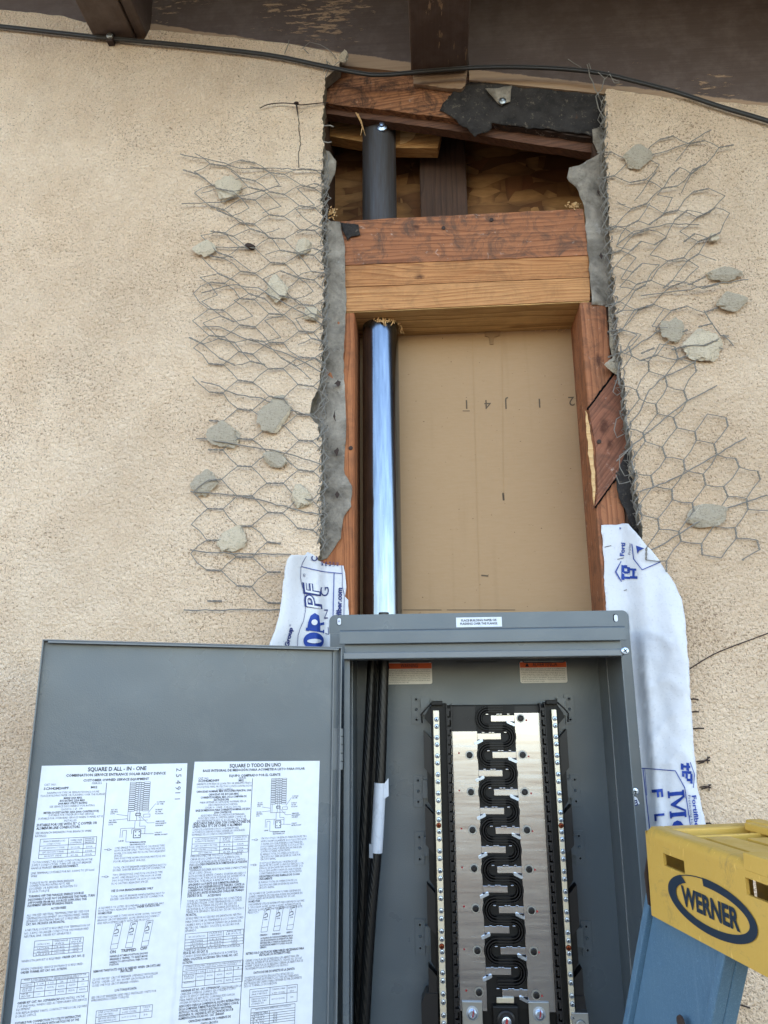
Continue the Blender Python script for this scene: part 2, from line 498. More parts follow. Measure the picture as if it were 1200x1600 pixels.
def m_yellow():
    s = NT('yellow_plastic'); v = s.map()
    c = s.mix(s.noise(v, 9, 4), srgb(210, 172, 82), srgb(196, 156, 68))
    c = s.mix(s.ramp(s.noise(v, 34, 6, .8, .8), [(.56, 0), (.72, .5)]), c, srgb(120, 104, 74))
    c = s.mix(s.ramp(s.noise(s.map((1, 1, .25), (0, .4, 0)), 240, 3), [(.66, 0), (.72, .5)]), c, srgb(238, 204, 110))
    return s.out(c, s.ramp(s.noise(v, 40, 4), [(.3, .35), (.7, .6)]), 0, s.bump(s.noise(v, 120, 4), .0008, .5))

def m_ground():
    s = NT('ground_soil'); v = s.map()
    c = s.mix(s.noise(v, 1.2, 6), srgb(118, 106, 90), srgb(104, 92, 78))
    c = s.mix(s.ramp(s.noise(v, 40, 5, .7), [(.4, 0), (.7, .6)]), c, srgb(88, 78, 66))
    return s.out(c, .95, 0, s.bump(s.noise(v, 60, 5), .02, .8), .1)

def m_flat(name, col, rough=.6, spec=.4):
    s = NT(name); v = s.map()
    a = srgb(*col); b = tuple(x * .8 for x in a[:3]) + (1,)
    return s.out(s.mix(s.noise(v, 90, 3), a, b), rough, 0, None, spec)

M = dict(
    stucco=m_stucco(), cement=m_cement(), crust=m_cement('pale_crust', (226, 212, 188), (198, 182, 156)),
    olive=m_cement('olive_mortar', (192, 180, 160), (172, 160, 141)),
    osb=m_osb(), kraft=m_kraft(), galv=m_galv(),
    grey=m_paint('grey_enamel', (84, 93, 99), .26, .08, .0002, 700, .3, (112, 116, 118), 9),
    greyedge=m_paint('grey_enamel_edge', (106, 111, 114), .3),
    black=m_flat('black_plastic', (17, 17, 18), .42, .22), black2=m_flat('charcoal_plastic', (27, 26, 28), .38, .3),
    alu=m_metal('tinned_aluminium', (190, 194, 200), .14, (3, 3, 60), spots=.08),
    alub=m_metal('tinned_bar', (206, 202, 188), .35, (40, 3, 3)),
    zinc=m_metal('zinc_screw', (170, 184, 204), .25), steel=m_metal('plain_steel', (150, 152, 152), .35),
    copper=m_metal('green_ground_screw', (120, 58, 36), .4),
    felt=m_felt(), feltd=m_felt_dark(), wrap=m_wrap(), fibre=m_fibre(), yellow=m_yellow(), ground=m_ground(),
    ink=m_flat('blue_ink', (24, 62, 150), .6), inkd=m_flat('navy_ink', (34, 48, 110), .6), navy=m_flat('navy_logo', (26, 44, 62), .6),
    paper=m_flat('label_paper', (224, 228, 236), .45), print=m_flat('black_print', (38, 40, 46), .6),
    orange=m_flat('orange_band', (236, 104, 48), .5), wlabel=m_flat('warning_paper', (236, 234, 228), .5),
    wire=m_metal('galvanised_wire', (136, 132, 125), .6, metal=.3), rust=m_flat('rusty_iron', (62, 48, 42), .8),
    cable=m_flat('black_cable_jacket', (52, 50, 48), .42), cable2=m_flat('black_wire_insulation', (15, 15, 16), .35),
    tape=m_paint('white_tape', (200, 204, 212), .45, .15, .0008, 200, .35, (110, 110, 116), 60),
    red=m_flat('red_paint_dot', (150, 34, 38), .6), chip=m_wood('pale_cut_wood', (190, 146, 96), (222, 188, 138), 'X', dirt=0),
    hole=m_flat('dark_gap', (14, 13, 13), .9, .1), pencil=m_flat('faded_print', (96, 80, 62), .8),
    crease=m_flat('kraft_crease', (172, 139, 101), .85), kbrown=m_flat('torn_kraft', (150, 120, 88), .9),
)
# ------------------------------------------------------------------ setting and house
def pxpoly(pts, Y): return [W(x, y, Y) for x, y in pts]
YS = 0.026     # stud face
ZL0 = W(148, 58, 0); ZR0 = W(1200, 165, 0)
RK = (ZR0.z - ZL0.z) / (ZR0.x - ZL0.x)          # fall of the rake
def rake(x): return ZL0.z + RK * (x - ZL0.x)

g = MB()
N = 24
for i in range(N):
    for j in range(N):
        x0, x1 = -60 + 120 * i / N, -60 + 120 * (i + 1) / N
        y0, y1 = -90 + 100 * j / N, -90 + 100 * (j + 1) / N
        g.add([(x0, y0, 0), (x1, y0, 0), (x1, y1, 0), (x0, y1, 0)], [(0, 1, 2, 3)])
tag(g.build('ground', M['ground'], weld=True), kind='structure')

# stucco coat: one sheet 22 mm thick with the opening broken out of it
ledge = [(532, 84), (530, 104), (508, 122)] + ragged([(507, 126), (504, 230), (503, 330), (506, 440), (503, 560), (500, 598)], 3.6, 3, 1, closed=False) + \
    ragged([(498, 604), (488, 622), (485, 650), (497, 668), (503, 690)], 3, 4, 2, closed=False) + ragged([(503, 700), (501, 790), (500, 864), (492, 874), (488, 1010)], 3.4, 3, 3, closed=False)
redge = ragged([(1022, 1010), (1012, 900), (1003, 835), (993, 760), (984, 690), (974, 600), (964, 520), (957, 430), (951, 330), (946, 240), (945, 145)], 3.4, 3, 4, closed=False)
topl = ragged([(0, 15), (90, 24), (140, 36), (148, 56), (224, 62), (234, 46), (350, 58), (450, 68)], 1.2, 8, 5, closed=False)
topr = ragged([(948, 139), (1040, 152), (1200, 166)], 1.2, 8, 6, closed=False)
pts = [W(x, y, 0) for x, y in topl + ledge]
zl = W(500, 1010, 0).z - 1.0
pts += [Vector((pts[-1].x, 0, zl)), Vector((W(1022, 1010, 0).x, 0, zl))]
pts += [W(x, y, 0) for x, y in redge + topr]
xr, xl = 2.6, -3.2
pts += [Vector((xr, 0, rake(xr))), Vector((xr, 0, 0.0)), Vector((xl, 0, 0.0)), Vector((xl, 0, rake(xl) + .03))]
stw = MB(); stw.prism(pts, (0, .0235, 0), 0, 1)
wall = tag(stw.build('stucco_wall', [M['stucco'], M['cement']]), 'tan textured stucco house wall with a tall opening broken out of it', 'wall')
# hairline crack below the nail
ck = MB(); cp = ragged([(466, 184), (467, 205), (470, 225), (466, 243), (467, 262)], 2.0, 4, 8, closed=False)
for a, b in zip(cp, cp[1:]): line3(ck, W(a[0], a[1], -.0006), W(b[0], b[1], -.0006), (0, -1, 0), .0011, 0)
tag(ck.build('crack', M['hole'], wall))

# roof: deck above the rake, one body so that no sun reaches the wall face
rf = MB()
zt = .27
for (y0, y1) in ((-.62, 5.0),):
    A = [(xl - .4, y0), (xr + .4, y0), (xr + .4, y1), (xl - .4, y1)]
    rf.prism([Vector((x, y, rake(x) + zt)) for x, y in A], (0, 0, .05))
roof = tag(rf.build('roof', M['rf'] if 'rf' in M else m_brownpaint('roof_deck_paint', None, .66, 3, 'Y')), 'dark brown underside of the low sloping roof overhang', 'roof')
shell = MB()   # the other house walls behind, plain
shell.box(xl, xr, 4.8, 4.9, 0, 2.6); shell.box(xl, xl + .1, .03, 4.8, 0, 2.6); shell.box(xr - .1, xr, .03, 4.8, 0, 2.4)
tag(shell.build('house_wall', M['cement']), 'plain outer walls of the house round the corner, behind the stucco face', 'wall')

def dzr(px, py, Y):
    p = W(px, py, Y); return p.z - rake(p.x)
def slope_board(mb, px0, px1, Yf, dz0, dz1, depth, mi=0):
    """vertical board following the rake between two photo columns"""
    x0, x1 = W(px0, 90, 0).x, W(px1, 120, 0).x
    P = [Vector((x, Yf, rake(x) + d)) for x, d in ((x0, dz0), (x1, dz0), (x1, dz1), (x0, dz1))]
    mb.prism(P, (0, depth, 0), mi)
LB = m_brownpaint('brown_paint_block', None, .615, 11)
def ln(a, b, Y):
    p, q = W(*a, Y), W(*b, Y); return (p.x, p.z, q.x, q.z)
for (a, b, ln_, lab, sd, pk) in (
    (-700, 150, None, 'brown painted blocking board left of the smaller lookout beam', 1, .70),
    (224, 642, ln((300, 46), (640, 98), .018), 'brown painted blocking board with big flakes of paint missing, between the two lookout beams', 2, .63),
    (733, 1900, ln((733, 108), (1000, 138), .018), 'brown painted blocking board with few pale chips, right of the centre lookout beam', 6, .72)):
    mb = MB(); slope_board(mb, a, b, .018, -.03 if a < 0 else (dzr(590, 108, .018) if a < 300 else dzr(840, 136, .018)), zt, .035)
    tag(mb.build('blocking_board', m_brownpaint('brown_paint_%d' % sd, ln_, pk, sd)), lab, 'board', 'blocking boards under the eave')
# lookouts (beams that carry the overhang)
def lookout(pxa, pxb, row, y1, lab, pl, sd, second=None):
    a, b = W(pxa, row, 0), W(pxb, row, 0); z = (a.z + b.z) / 2
    mb = MB(); mb.box(a.x, b.x, -.60, y1, z, z + zt + .01)
    if second:
        c = W(second, row, 0); mb.box(b.x + .001, c.x, -.60, .02, z + .006, z + zt)
    mt = m_brownpaint('brown_paint_look_%d' % sd, None, pl, sd, 'Y')
    o = mb.build('lookout_beam', mt, bevel=.003)
    return tag(o, lab, 'beam', 'lookout beams under the eave')
lookout(148, 209, 60, .02, 'narrower dark brown lookout beam near the top left corner above the cable clip', .69, 21, 227)
lk = lookout(642, 731, 106, .012, 'wide dark brown lookout beam over the opening with a bare wood end', .70, 22)
a_, b_ = W(642, 106, 0), W(731, 106, 0)
mb = MB(); mb.prism([W(x, y, .0165) for x, y in ragged([(645, 98), (731, 100), (728, 130), (720, 139), (690, 137), (660, 132), (645, 131)], 1.5, 4, 6)], (0, .008, 0))
tag(mb.build('bare_end', m_wood('bare_grey_wood', (124, 98, 78), (170, 142, 116), 'X', dirt=.25, ring=90, seed=4), lk, bevel=.002), 'weathered unpainted end of the beam')

# ---- framing
wd_red = m_wood('old_red_fir', (116, 70, 46), (180, 120, 82), 'X', dirt=.8, ring=110, grime=(84, 66, 56), seed=1, knots=((W(650, 355, YS).x, W(650, 355, YS).z, .007),))
wd_mid = m_wood('fir_grain', (140, 86, 48), (206, 150, 98), 'X', dirt=.25, ring=150, seed=2, knots=((W(655, 432, YS).x, W(655, 432, YS).z, .008),))
wd_lt = m_wood('pale_fir', (152, 98, 56), (208, 156, 104), 'X', dirt=.2, ring=120, seed=3)
wd_top = m_wood('torn_red_beam', (92, 56, 38), (182, 126, 86), 'X', rot=R(7), dirt=.8, ring=120, seed=5, grime=(48, 34, 28), tar=W(735, 160, YS).x)
wd_stud = m_wood('stud_fir', (118, 70, 46), (180, 120, 82), 'Z', dirt=.5, ring=110, seed=6, knots=((W(935, 563, YS).x, W(935, 563, YS).z, .010),))
wd_stud2 = m_wood('stud_fir_left', (128, 74, 44), (188, 122, 78), 'Z', dirt=.3, ring=120, seed=8)
wd_brace = m_wood('brace_fir', (106, 64, 48), (158, 104, 78), 'Z', rot=R(-38), dirt=.4, ring=130, seed=7, knots=((W(943, 668, YS).x, W(943, 668, YS).z, .011), (W(952, 697, YS).x, W(952, 697, YS).z, .008)))
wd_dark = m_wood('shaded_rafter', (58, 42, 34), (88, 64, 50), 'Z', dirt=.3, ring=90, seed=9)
D = .089
def board(name, pts, Y, depth, mat, lab, cat='lumber', group=None, bevel=.0025, rg=0):
    mb = MB(); p = ragged(pts, rg, 12, 3) if rg else pts
    mb.prism([W(x, y, Y) for x, y in p], (0, depth, 0))
    return tag(mb.build(name, mat, bevel=bevel), lab, cat, group)
def vrect(x0, x1, z0, z1): return (x0, x1, z0, z1)
board('header_board', [(533, 345.5), (911, 326), (919.5, 398.5), (538, 414)], YS, D, wd_red, 'top reddish header board with white plaster smears, above the conduit bay', group='stacked header boards', rg=.8)
board('header_board', [(538, 415), (919.5, 399.5), (921, 433), (540, 448.5)], YS + .0015, D, wd_mid, 'middle header board with straight grain and one knot', group='stacked header boards')
board('header_board', [(540, 449.5), (921, 434), (922, 469.6), (541, 486.5)], YS - .0008, D, wd_lt, 'lowest and palest header board, the conduit comes out under it', group='stacked header boards')
mb = MB(); pz_ = W(541, 487.2, YS).z
mb.prism([Vector((W(541, 487, YS).x, YS + .001, pz_)), Vector((W(921, 470, YS).x, YS + .001, W(921, 470.3, YS).z)), Vector((W(921, 470, YS).x, YS + D + .0005, W(921, 470.3, YS).z)), Vector((W(541, 487, YS).x, YS + D + .0005, pz_))], (0, 0, -.0012))
tag(mb.build('header_soffit', m_wood('yellow_fir', (136, 96, 52), (232, 192, 130), 'X', dirt=.1, ring=75, seed=15)), 'yellowish underside board of the header with wavy grain, the conduit passes through it', 'lumber')
# studs: world-vertical
def stud(x0, x1, z0, z1, mat, lab, Y=YS, d=D, bev=.003, g_='wall studs'):
    mb = MB(); mb.box(x0, x1, Y, Y + d, z0, z1)
    return tag(mb.build('wall_stud', mat, bevel=bev), lab, 'stud', g_)
zb = W(540, 1000, YS).z
zh = W(541, 487.5, YS).z - .0007
zhR = W(905, 471, YS).z - .0007
sl = stud(W(500, 600, YS).x, W(554, 560, YS).x, zb, zh, wd_stud2, 'narrow reddish stud left of the galvanised conduit, grey felt covering its edge')
sr = stud(W(905.5, 471, YS).x, W(978, 819, YS).x, zb, zhR, wd_stud, 'reddish stud right of the brown backing board, cut by a diagonal brace', YS)
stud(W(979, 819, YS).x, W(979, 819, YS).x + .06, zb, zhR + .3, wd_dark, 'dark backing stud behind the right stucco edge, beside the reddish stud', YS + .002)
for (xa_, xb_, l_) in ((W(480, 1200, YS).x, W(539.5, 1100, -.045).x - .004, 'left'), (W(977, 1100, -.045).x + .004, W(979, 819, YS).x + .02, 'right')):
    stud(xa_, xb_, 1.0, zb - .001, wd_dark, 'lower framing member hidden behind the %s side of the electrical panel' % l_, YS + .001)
# pale torn edge on right stud
mb = MB(); mb.prism([W(x, y, YS - .0012) for x, y in ragged([(914.5, 642), (918, 648), (927, 700), (931, 775), (928, 790), (924, 745), (918, 690)], 1.2, 6, 4)], (0, .003, 0))
tag(mb.build('split_edge', M['chip'], sr), 'pale freshly split edge')
# upper cripples closing the cavity sides
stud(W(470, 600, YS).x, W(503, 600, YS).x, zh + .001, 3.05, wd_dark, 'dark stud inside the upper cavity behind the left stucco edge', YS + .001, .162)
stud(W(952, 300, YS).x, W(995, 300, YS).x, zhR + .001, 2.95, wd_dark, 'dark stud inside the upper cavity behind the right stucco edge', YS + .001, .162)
board('let_in_brace', [(920, 639), (962, 583), (973, 600), (985, 690), (966, 741), (930, 791), (934, 775), (931, 700)], YS - .004, .022, wd_brace, 'dark red diagonal brace let into the right stud', 'brace', rg=.6)
for a, b in (((918, 638), (962, 581)), ((929, 793), (966, 742))):
    mb = MB()
    rr = ragged([a, b], 2.0, 3, 2, closed=False)
    for p, q in zip(rr, rr[1:]): mb.prism([W(p[0] - 1.2, p[1] - .6, YS - .0016), W(q[0] - 1.2, q[1] - .6, YS - .0016), W(q[0] + 1.4, q[1] + 1.6, YS - .0016), W(p[0] + 1.4, p[1] + 1.6, YS - .0016)], (0, .0012, 0))
    mb.build('saw_cut', M['hole'], sr)

# rake beam over the opening
bm_ = board('top_plate_beam', [(496, 99), (640, 113), (735, 118), (960, 136), (960, 222), (860, 206), (700, 184), (600, 172), (496, 160)], YS, .02, wd_top, 'torn reddish sloping beam across the top of the opening, its right half under black felt', 'beam', rg=1.6, bevel=.002)
# its lower, deeper layer seen from below
board('top_plate_beam', [(496, 161), (600, 173), (700, 185), (860, 207), (960, 224), (960, 243), (850, 228), (700, 203), (600, 189), (496, 176)], YS + .012, .018, m_wood('dark_beam_edge', (72, 48, 38), (116, 80, 60), 'X', rot=R(7), dirt=.3, ring=150, seed=12), 'dark lower edge of the sloping beam, just above the cavity', 'beam', rg=.8)
blk = board('wood_block', [(500, 178), (560, 184), (690, 204), (684, 231.5), (620, 231), (515, 212.5), (500, 210)], YS + .058, .025, m_wood('block_fir', (160, 112, 64), (206, 162, 106), 'X', rot=R(5), dirt=.1, ring=90, seed=13), 'short pale wood block in the cavity beside the conduit top', 'block', bevel=.0015)
mb = MB(); mb.prism([W(x, y, YS + .0565) for x, y in [(626, 197), (640, 200), (650, 207), (646, 216), (634, 223), (625, 225)]], (0, .004, 0))
tag(mb.build('fresh_notch', M['chip'], blk), 'bright freshly cut notch')
mb = MB()   # splinters by the conduit
for a, b in (((556, 176), (571, 212)), ((559, 178), (569, 205)), ((566, 200), (563, 212))):
    p, q = W(*a, YS + .008), W(*b, YS + .012); mb.tube([p, (p + q) / 2 + Vector((.001, -.003, 0)), q], [.0012, .0009, .0003], 4)
tag(mb.build('wood_splinter', M['chip']), 'thin upright wood splinters left of the conduit top', 'splinter')
# rafter and sheathing at the back of the cavity
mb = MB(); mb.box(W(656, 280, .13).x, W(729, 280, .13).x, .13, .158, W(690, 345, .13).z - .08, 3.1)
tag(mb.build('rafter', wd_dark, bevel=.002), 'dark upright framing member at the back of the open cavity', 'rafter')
mb = MB(); mb.box(W(430, 300, .16).x, W(1020, 300, .16).x, .16, .171, W(700, 360, .16).z - .08, 3.15)
tag(mb.build('sheathing_panel', M['osb']), 'strand board panel at the back of the cavity', 'panel')

# kraft faced board at the back of the bay
xk0, xk1 = W(540, 700, .115).x, W(960, 700, .115).x
kb = MB(); kb.box(xk0, xk1, .1155, .127, 1.0, W(700, 470, .1155).z)
K = lambda x, y: W(x, y, .1151)
for t, x, y in (('1', 729, 632), ('4', 762, 632), ('J', 792, 632), ('1', 843, 630), ('2', 893, 627)):
    h = .016; v2, fs, wd = text2d(t, h, None, 0, 2)
    c = K(x, y)
    kb.add([c + Vector((-(a - wd / 2), 0, -(b - h / 2))) for a, b in v2], fs, 1)
for x0, x1, xx in ((720, 738, 655),):
    line3(kb, K(723, 642), K(734, 642), (0, -1, 0), .0012, 1)
line3(kb, K(786, 770), K(787, 782), (0, -1, 0), .003, 1)
line3(kb, K(752, 899), K(763, 900), (0, -1, 0), .0025, 1)
line3(kb, K(738, 524), K(750, 952), (0, -1, 0), .0011, 2); line3(kb, K(784, 522), K(787, 780), (0, -1, 0), .0014, 2)
for a, b in ((630, 690), (698, 805)): line3(kb, K(a, 953), K(b, 953), (0, -1, 0), .0012, 1)
kraft = tag(kb.build('backing_board', [M['kraft'], M['pencil'], M['crease']]), 'plain brown kraft faced backing board behind the conduit with faint upside-down digits', 'board')
mb = MB()
mb.prism([W(x, y, .1135) for x, y in ragged([(757, 517), (783, 516), (781, 524), (773, 527), (771, 538), (766, 538), (764, 526), (757, 524)], 1.2, 3, 4)], (0, .002, 0))
tag(mb.build('torn_paper', M['kbrown'], kraft), 'torn fuzzy bit of paper')
mb = MB()
random.seed(3)
for cx, cy, n, sp, lab in ((700, 520, 4, 10, 'few pale shavings at the top of the backing board near its torn paper bit'), (860, 515, 9, 25, 'pale curled shavings along the top right edge of the backing board'), (915, 570, 5, 3, 'tiny pale shavings on the inner side of the right stud')):
    mb = MB()
    for i in range(n):
        p = W(cx + random.uniform(-sp, sp), cy + random.uniform(-3, 3), .112)
        q = p + Vector((random.uniform(-.006, .006), random.uniform(-.003, 0), random.uniform(-.004, .006)))
        mb.tube([p, (p + q) / 2 + Vector((.002, 0, .002)), q], .0006, 4)
    tag(mb.build('wood_shavings', M['chip']), lab, 'shavings', 'wood shavings')
mb = MB()   # rough bored hole edge by the conduit
for i in range(46):
    a = random.uniform(-1.9, .55); rr = .0315 + random.uniform(0, .003)
    c = W(596, 489, .08); zz = zh - random.uniform(.0, .006)
    p = Vector((c.x + math.cos(a) * rr, .08 + math.sin(a) * rr, zz)); q = p + Vector((random.uniform(-.004, .006), random.uniform(-.004, .002), random.uniform(-.010, .002)))
    mb.tube([p, q], [.0014, .0005], 4)
tag(mb.build('sawdust_crumbs', M['chip']), 'ragged pale splinters round the bored hole where the bright conduit enters the header', 'sawdust')
mb = MB()
for i in range(70):
    if i < 30: cx, cy, sx, sy, YY = 520, 334, 8, 8, .012
    else: cx, cy, sx, sy, YY = 896, 322, 12, 5, .03
    p = W(cx + random.gauss(0, sx * .5), cy + random.gauss(0, sy * .5), YY + random.uniform(-.008, .008))
    q = p + Vector((random.uniform(-1, 1), random.uniform(-1, 1), random.uniform(-1, 1))) * .004
    mb.tube([p, q], [.0016, .0007], 4)
    if i == 29:
        tag(mb.build('sawdust_crumbs', M['chip']), 'heap of pale wood crumbs at the left end of the header by the stucco', 'sawdust'); mb = MB()
tag(mb.build('sawdust_crumbs', M['chip']), 'scatter of pale wood crumbs on the right end of the header top', 'sawdust')

# ---- felt paper strips
def sheet(name, pts, Y, mat, lab, cat, wav=.004, seed=0, th=.0009, rag=1.5, step=6, cell=8, mats=None):
    """thin rumpled sheet cut to a ragged pixel outline, real thickness"""
    poly = ragged(pts, rag, step, seed)
    xs = [p[0] for p in poly]; ys = [p[1] for p in poly]
    from mathutils.geometry import delaunay_2d_cdt
    V2 = [Vector(p) for p in poly]; E = [(i, (i + 1) % len(poly)) for i in range(len(poly))]
    def inside(x, y):
        c = False; n = len(poly)
        for i in range(n):
            x1, y1 = poly[i]; x2, y2 = poly[(i + 1) % n]
            if (y1 > y) != (y2 > y) and x < (x2 - x1) * (y - y1) / (y2 - y1) + x1: c = not c
        return c
    yy = min(ys)
    while yy < max(ys):
        xx = min(xs)
        while xx < max(xs):
            x_, y_ = xx + random.uniform(-2, 2), yy + random.uniform(-2, 2)
            if inside(x_, y_): V2.append(Vector((x_, y_)))
            xx += cell
        yy += cell
    vo, eo, fo, *_ = delaunay_2d_cdt(V2, E, [], 1, 1e-4)
    mb = MB()
    def P(v, o):
        yv = Y(v.x, v.y) if callable(Y) else Y
        yv += wav * noise.noise(Vector((v.x * .03, v.y * .03, seed * 7.3))) + wav * .6 * noise.noise(Vector((v.x * .09, v.y * .09, seed * 3.1)))
        return W(v.x, v.y, yv) + Vector((0, o, 0))
    n = len(vo)
    mb.add([P(v, 0) for v in vo] + [P(v, th) for v in vo], [list(f) for f in fo] + [[n + i for i in reversed(f)] for f in fo], 0, True)
    # rim
    cnt = {}
    for f in fo:
        for i in range(len(f)):
            a, b = f[i], f[(i + 1) % len(f)]; cnt[(min(a, b), max(a, b))] = cnt.get((min(a, b), max(a, b)), 0) + 1
    for (a, b), c in cnt.items():
        if c == 1: mb.f.append([a, b, n + b, n + a]); mb.m.append(0); mb.sm.append(False)
    return tag(mb.build(name, mat), lab, cat, 'torn pieces of building felt')
F = M['felt']; FD = M['feltd']
FELTS = []
FELTS.append(sheet('felt_paper', [(509, 345), (531, 346), (538, 380), (541, 470), (537, 560), (538, 600), (541, 640), (538, 740), (551, 760), (548, 790), (536, 812), (532, 842), (512, 872), (496, 880), (480, 700), (474, 640), (486, 596), (503, 560), (503, 470)], YS - .004, F, 'long ragged grey felt strip down the left side of the opening', 'felt paper', .006, 1))
sheet('felt_paper', [(502, 232), (514, 236), (525, 252), (524, 272), (514, 290), (504, 300)], YS - .004, F, 'small rounded grey felt flap on the left edge of the upper cavity', 'felt paper', .006, 2)
sheet('felt_paper', [(531, 347), (560, 351), (562, 367), (548, 370), (543, 376), (536, 362)], YS - .0035, FD, 'small dark felt scrap on the left end of the top header board', 'felt paper', .001, 3)
FELTS.append(sheet('felt_paper', [(925, 202), (940, 198), (956, 300), (962, 478), (925, 476), (914, 340), (913, 326), (905, 300), (886, 278), (890, 262), (912, 254), (936, 240), (926, 222)], YS - .004, F, 'jagged grey felt strip at the upper right side of the opening', 'felt paper', .005, 4))
sheet('felt_paper', [(960, 580), (974, 560), (984, 640), (1006, 840), (988, 826), (978, 800), (966, 778), (962, 740), (985, 690), (975, 640)], YS - .0045, FD, 'dark felt remnant between the brace and the right stucco edge', 'felt paper', .004, 5, rag=1)
sheet('felt_paper', [(951, 478), (964, 476), (974, 560), (962, 576), (953, 540)], YS - .003, M['olive'], 'crumbly mortar coated felt scrap right of the stud top', 'felt paper', .004, 6, rag=1)
tp = sheet('felt_paper', [(709, 141), (738, 128), (800, 132), (900, 136), (948, 138), (942, 170), (938, 212), (880, 206), (800, 196), (768, 192), (770, 202), (752, 206), (742, 214), (735, 205), (720, 196), (700, 178), (686, 172), (694, 160)], YS - .004, FD, 'black felt sheet nailed over the right half of the sloping beam', 'felt paper', .005, 7, rag=3.2, step=4)
sheet('felt_paper', [(758, 140), (800, 134), (796, 158), (784, 165), (770, 152)], YS - .0075, F, 'little grey felt tongue under a washer nail on the black felt', 'felt paper', .002, 8)
for nx_, ny_, yy_, pr_, ll_ in ((768, 343.5, YS - .001, None, 'blue stained nail head at the middle of the top header board'), (693, 356, YS - .001, None, 'rusty nail head left of the middle of the top header board'), (936, 690, YS - .005, None, 'rusty nail head in the diagonal brace'), (548, 700, YS - .001, None, 'rusty nail head in the left stud'), (952, 520, YS - .001, None, 'rusty nail head near the top of the right stud')):
    nb = MB(); nb.disc(W(nx_, ny_, yy_), (0, -1, 0), [(.0034, -.001), (.0034, .0006), (.002, .0009)], 12)
    tag(nb.build('nail', M['rust'], None), ll_, 'nail')
nb = MB(); c = W(785, 157, YS - .010)
nb.disc(c, (0, -1, 0), [(.0065, -.003), (.0065, 0), (.003, .0012), (.003, .003), (.0012, .0034)], 16)
tag(nb.build('washer_nail', M['steel'], None), 'galvanised washer nail on the black felt near the top centre', 'nail')

for i, (hx_, hy_, r1_, r2_) in enumerate(((528, 598, 5, 6), (526, 706, 4, 7), (527, 773, 4, 6), (524, 650, 2, 9), (940, 400, 3, 5), (935, 300, 2, 8))):
    hm = MB(); hm.prism([W(x, y, YS - .0105) for x, y in ragged([(hx_ - r1_, hy_), (hx_, hy_ - r2_), (hx_ + r1_, hy_ - 1), (hx_ + 1, hy_ + r2_)], 2.2, 2, i)], (0, .0005, 0))
    hm.build('tear_hole', M['rust'], FELTS[0] if hx_ < 700 else FELTS[1])
# ---- conduit
cc = W(596, 700, .08); r_c = .0302
CX = cc.x
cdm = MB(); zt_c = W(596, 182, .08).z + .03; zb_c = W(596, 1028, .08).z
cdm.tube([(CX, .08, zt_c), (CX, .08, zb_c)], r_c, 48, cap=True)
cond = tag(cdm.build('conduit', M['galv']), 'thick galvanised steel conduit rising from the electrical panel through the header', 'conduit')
mb = MB(); c = W(597, 199, .0495)
mb.disc(c, (0, -1, .1), [(.0095, -.002), (.009, .002), (.0045, .004), (.0045, .008), (.002, .0085)], 14)
tag(mb.build('set_screw', M['zinc'], cond))
# ------------------------------------------------------------------ electrical panel
YF, YB = -.045, .11           # front lip and back plate
G = M['grey']; GE = M['greyedge']
xL = W(539.5, 1100, YF).x; xR = W(977, 1100, YF).x
fL = W(514.5, 1000, .022).x; fR = W(983.5, 985, .022).x
fT = W(745, 957.5, .022).z
zTop = W(750, 1027, YF).z       # underside of the lip: top of the opening
zT2 = W(750, 1028.5, YB).z
zBot = zTop - .80               # the cabinet goes on below the picture
panel = thing('electrical_panel', 'open grey metal electrical panel with black breaker base and bright bus bars', 'electrical panel', (W(750, 1000, .022).x, .022, zBot))
ORIG[panel.name] = Vector(panel.location)
# flange
def pill(mb, c, hw, hh, Y, th, mi, n=8):
    pts = []
    for i in range(n + 1):
        a = math.pi * i / n; pts.append(Vector((c.x + hw * math.cos(a), Y, c.z + (hh - hw) + hw * math.sin(a))))
    for i in range(n + 1):
        a = math.pi + math.pi * i / n; pts.append(Vector((c.x + hw * math.cos(a), Y, c.z - (hh - hw) + hw * math.sin(a))))
    mb.prism(pts, (0, th, 0), mi)
mb = MB()
rc = .009
pts = []
for cx, cz, a0 in ((fR - rc, fT - rc, 0), (fL + rc, fT - rc, 90)):
    for i in range(7):
        a = R(a0 + i * 15); pts.append(Vector((cx + rc * math.cos(a), .0205, cz + rc * math.sin(a))))
zn = W(514, 990, .0205).z
pts += [Vector((fL, .0205, zn)), Vector((fR, .0205, zn))]
mb.prism(pts, (0, .0016, 0), 0)
mb.box(fL + .0015, xL - .0001, .0205, .0221, zBot - .02, zn - .0001)
mb.box(xR + .0001, fR - .0003, .0205, .0221, zBot - .02, zn - .0001)
mb.box(xL - .0001, xR + .0001, .0205, .0221, zT2 + .003, zn - .0001)
o = mb.build('flange', [G, GE, M['paper'], M['ink']], panel)
mb = MB(); c = W(962, 965.5, .0198); pill(mb, c, .0034, .0058, .0200, .0003, 0); pill(mb, c + Vector((.0004, 0, -.0003)), .0026, .0050, .0197, .0002, 1)
mb.build('mounting_slot', [M['hole'], M['paper']], panel)
mb = MB(); c = W(530, 971, .0198); pill(mb, c, .0034, .0058, .0200, .0003, 0); pill(mb, c, .0028, .0052, .0197, .0002, 1)
put_text(mb, 'o', c + Vector((-.0016, -.0005, -.0012)), (1, 0, 0), (0, 0, 1), .004, mi=2)
mb.build('mounting_slot', [M['hole'], M['paper'], M['ink']], panel)
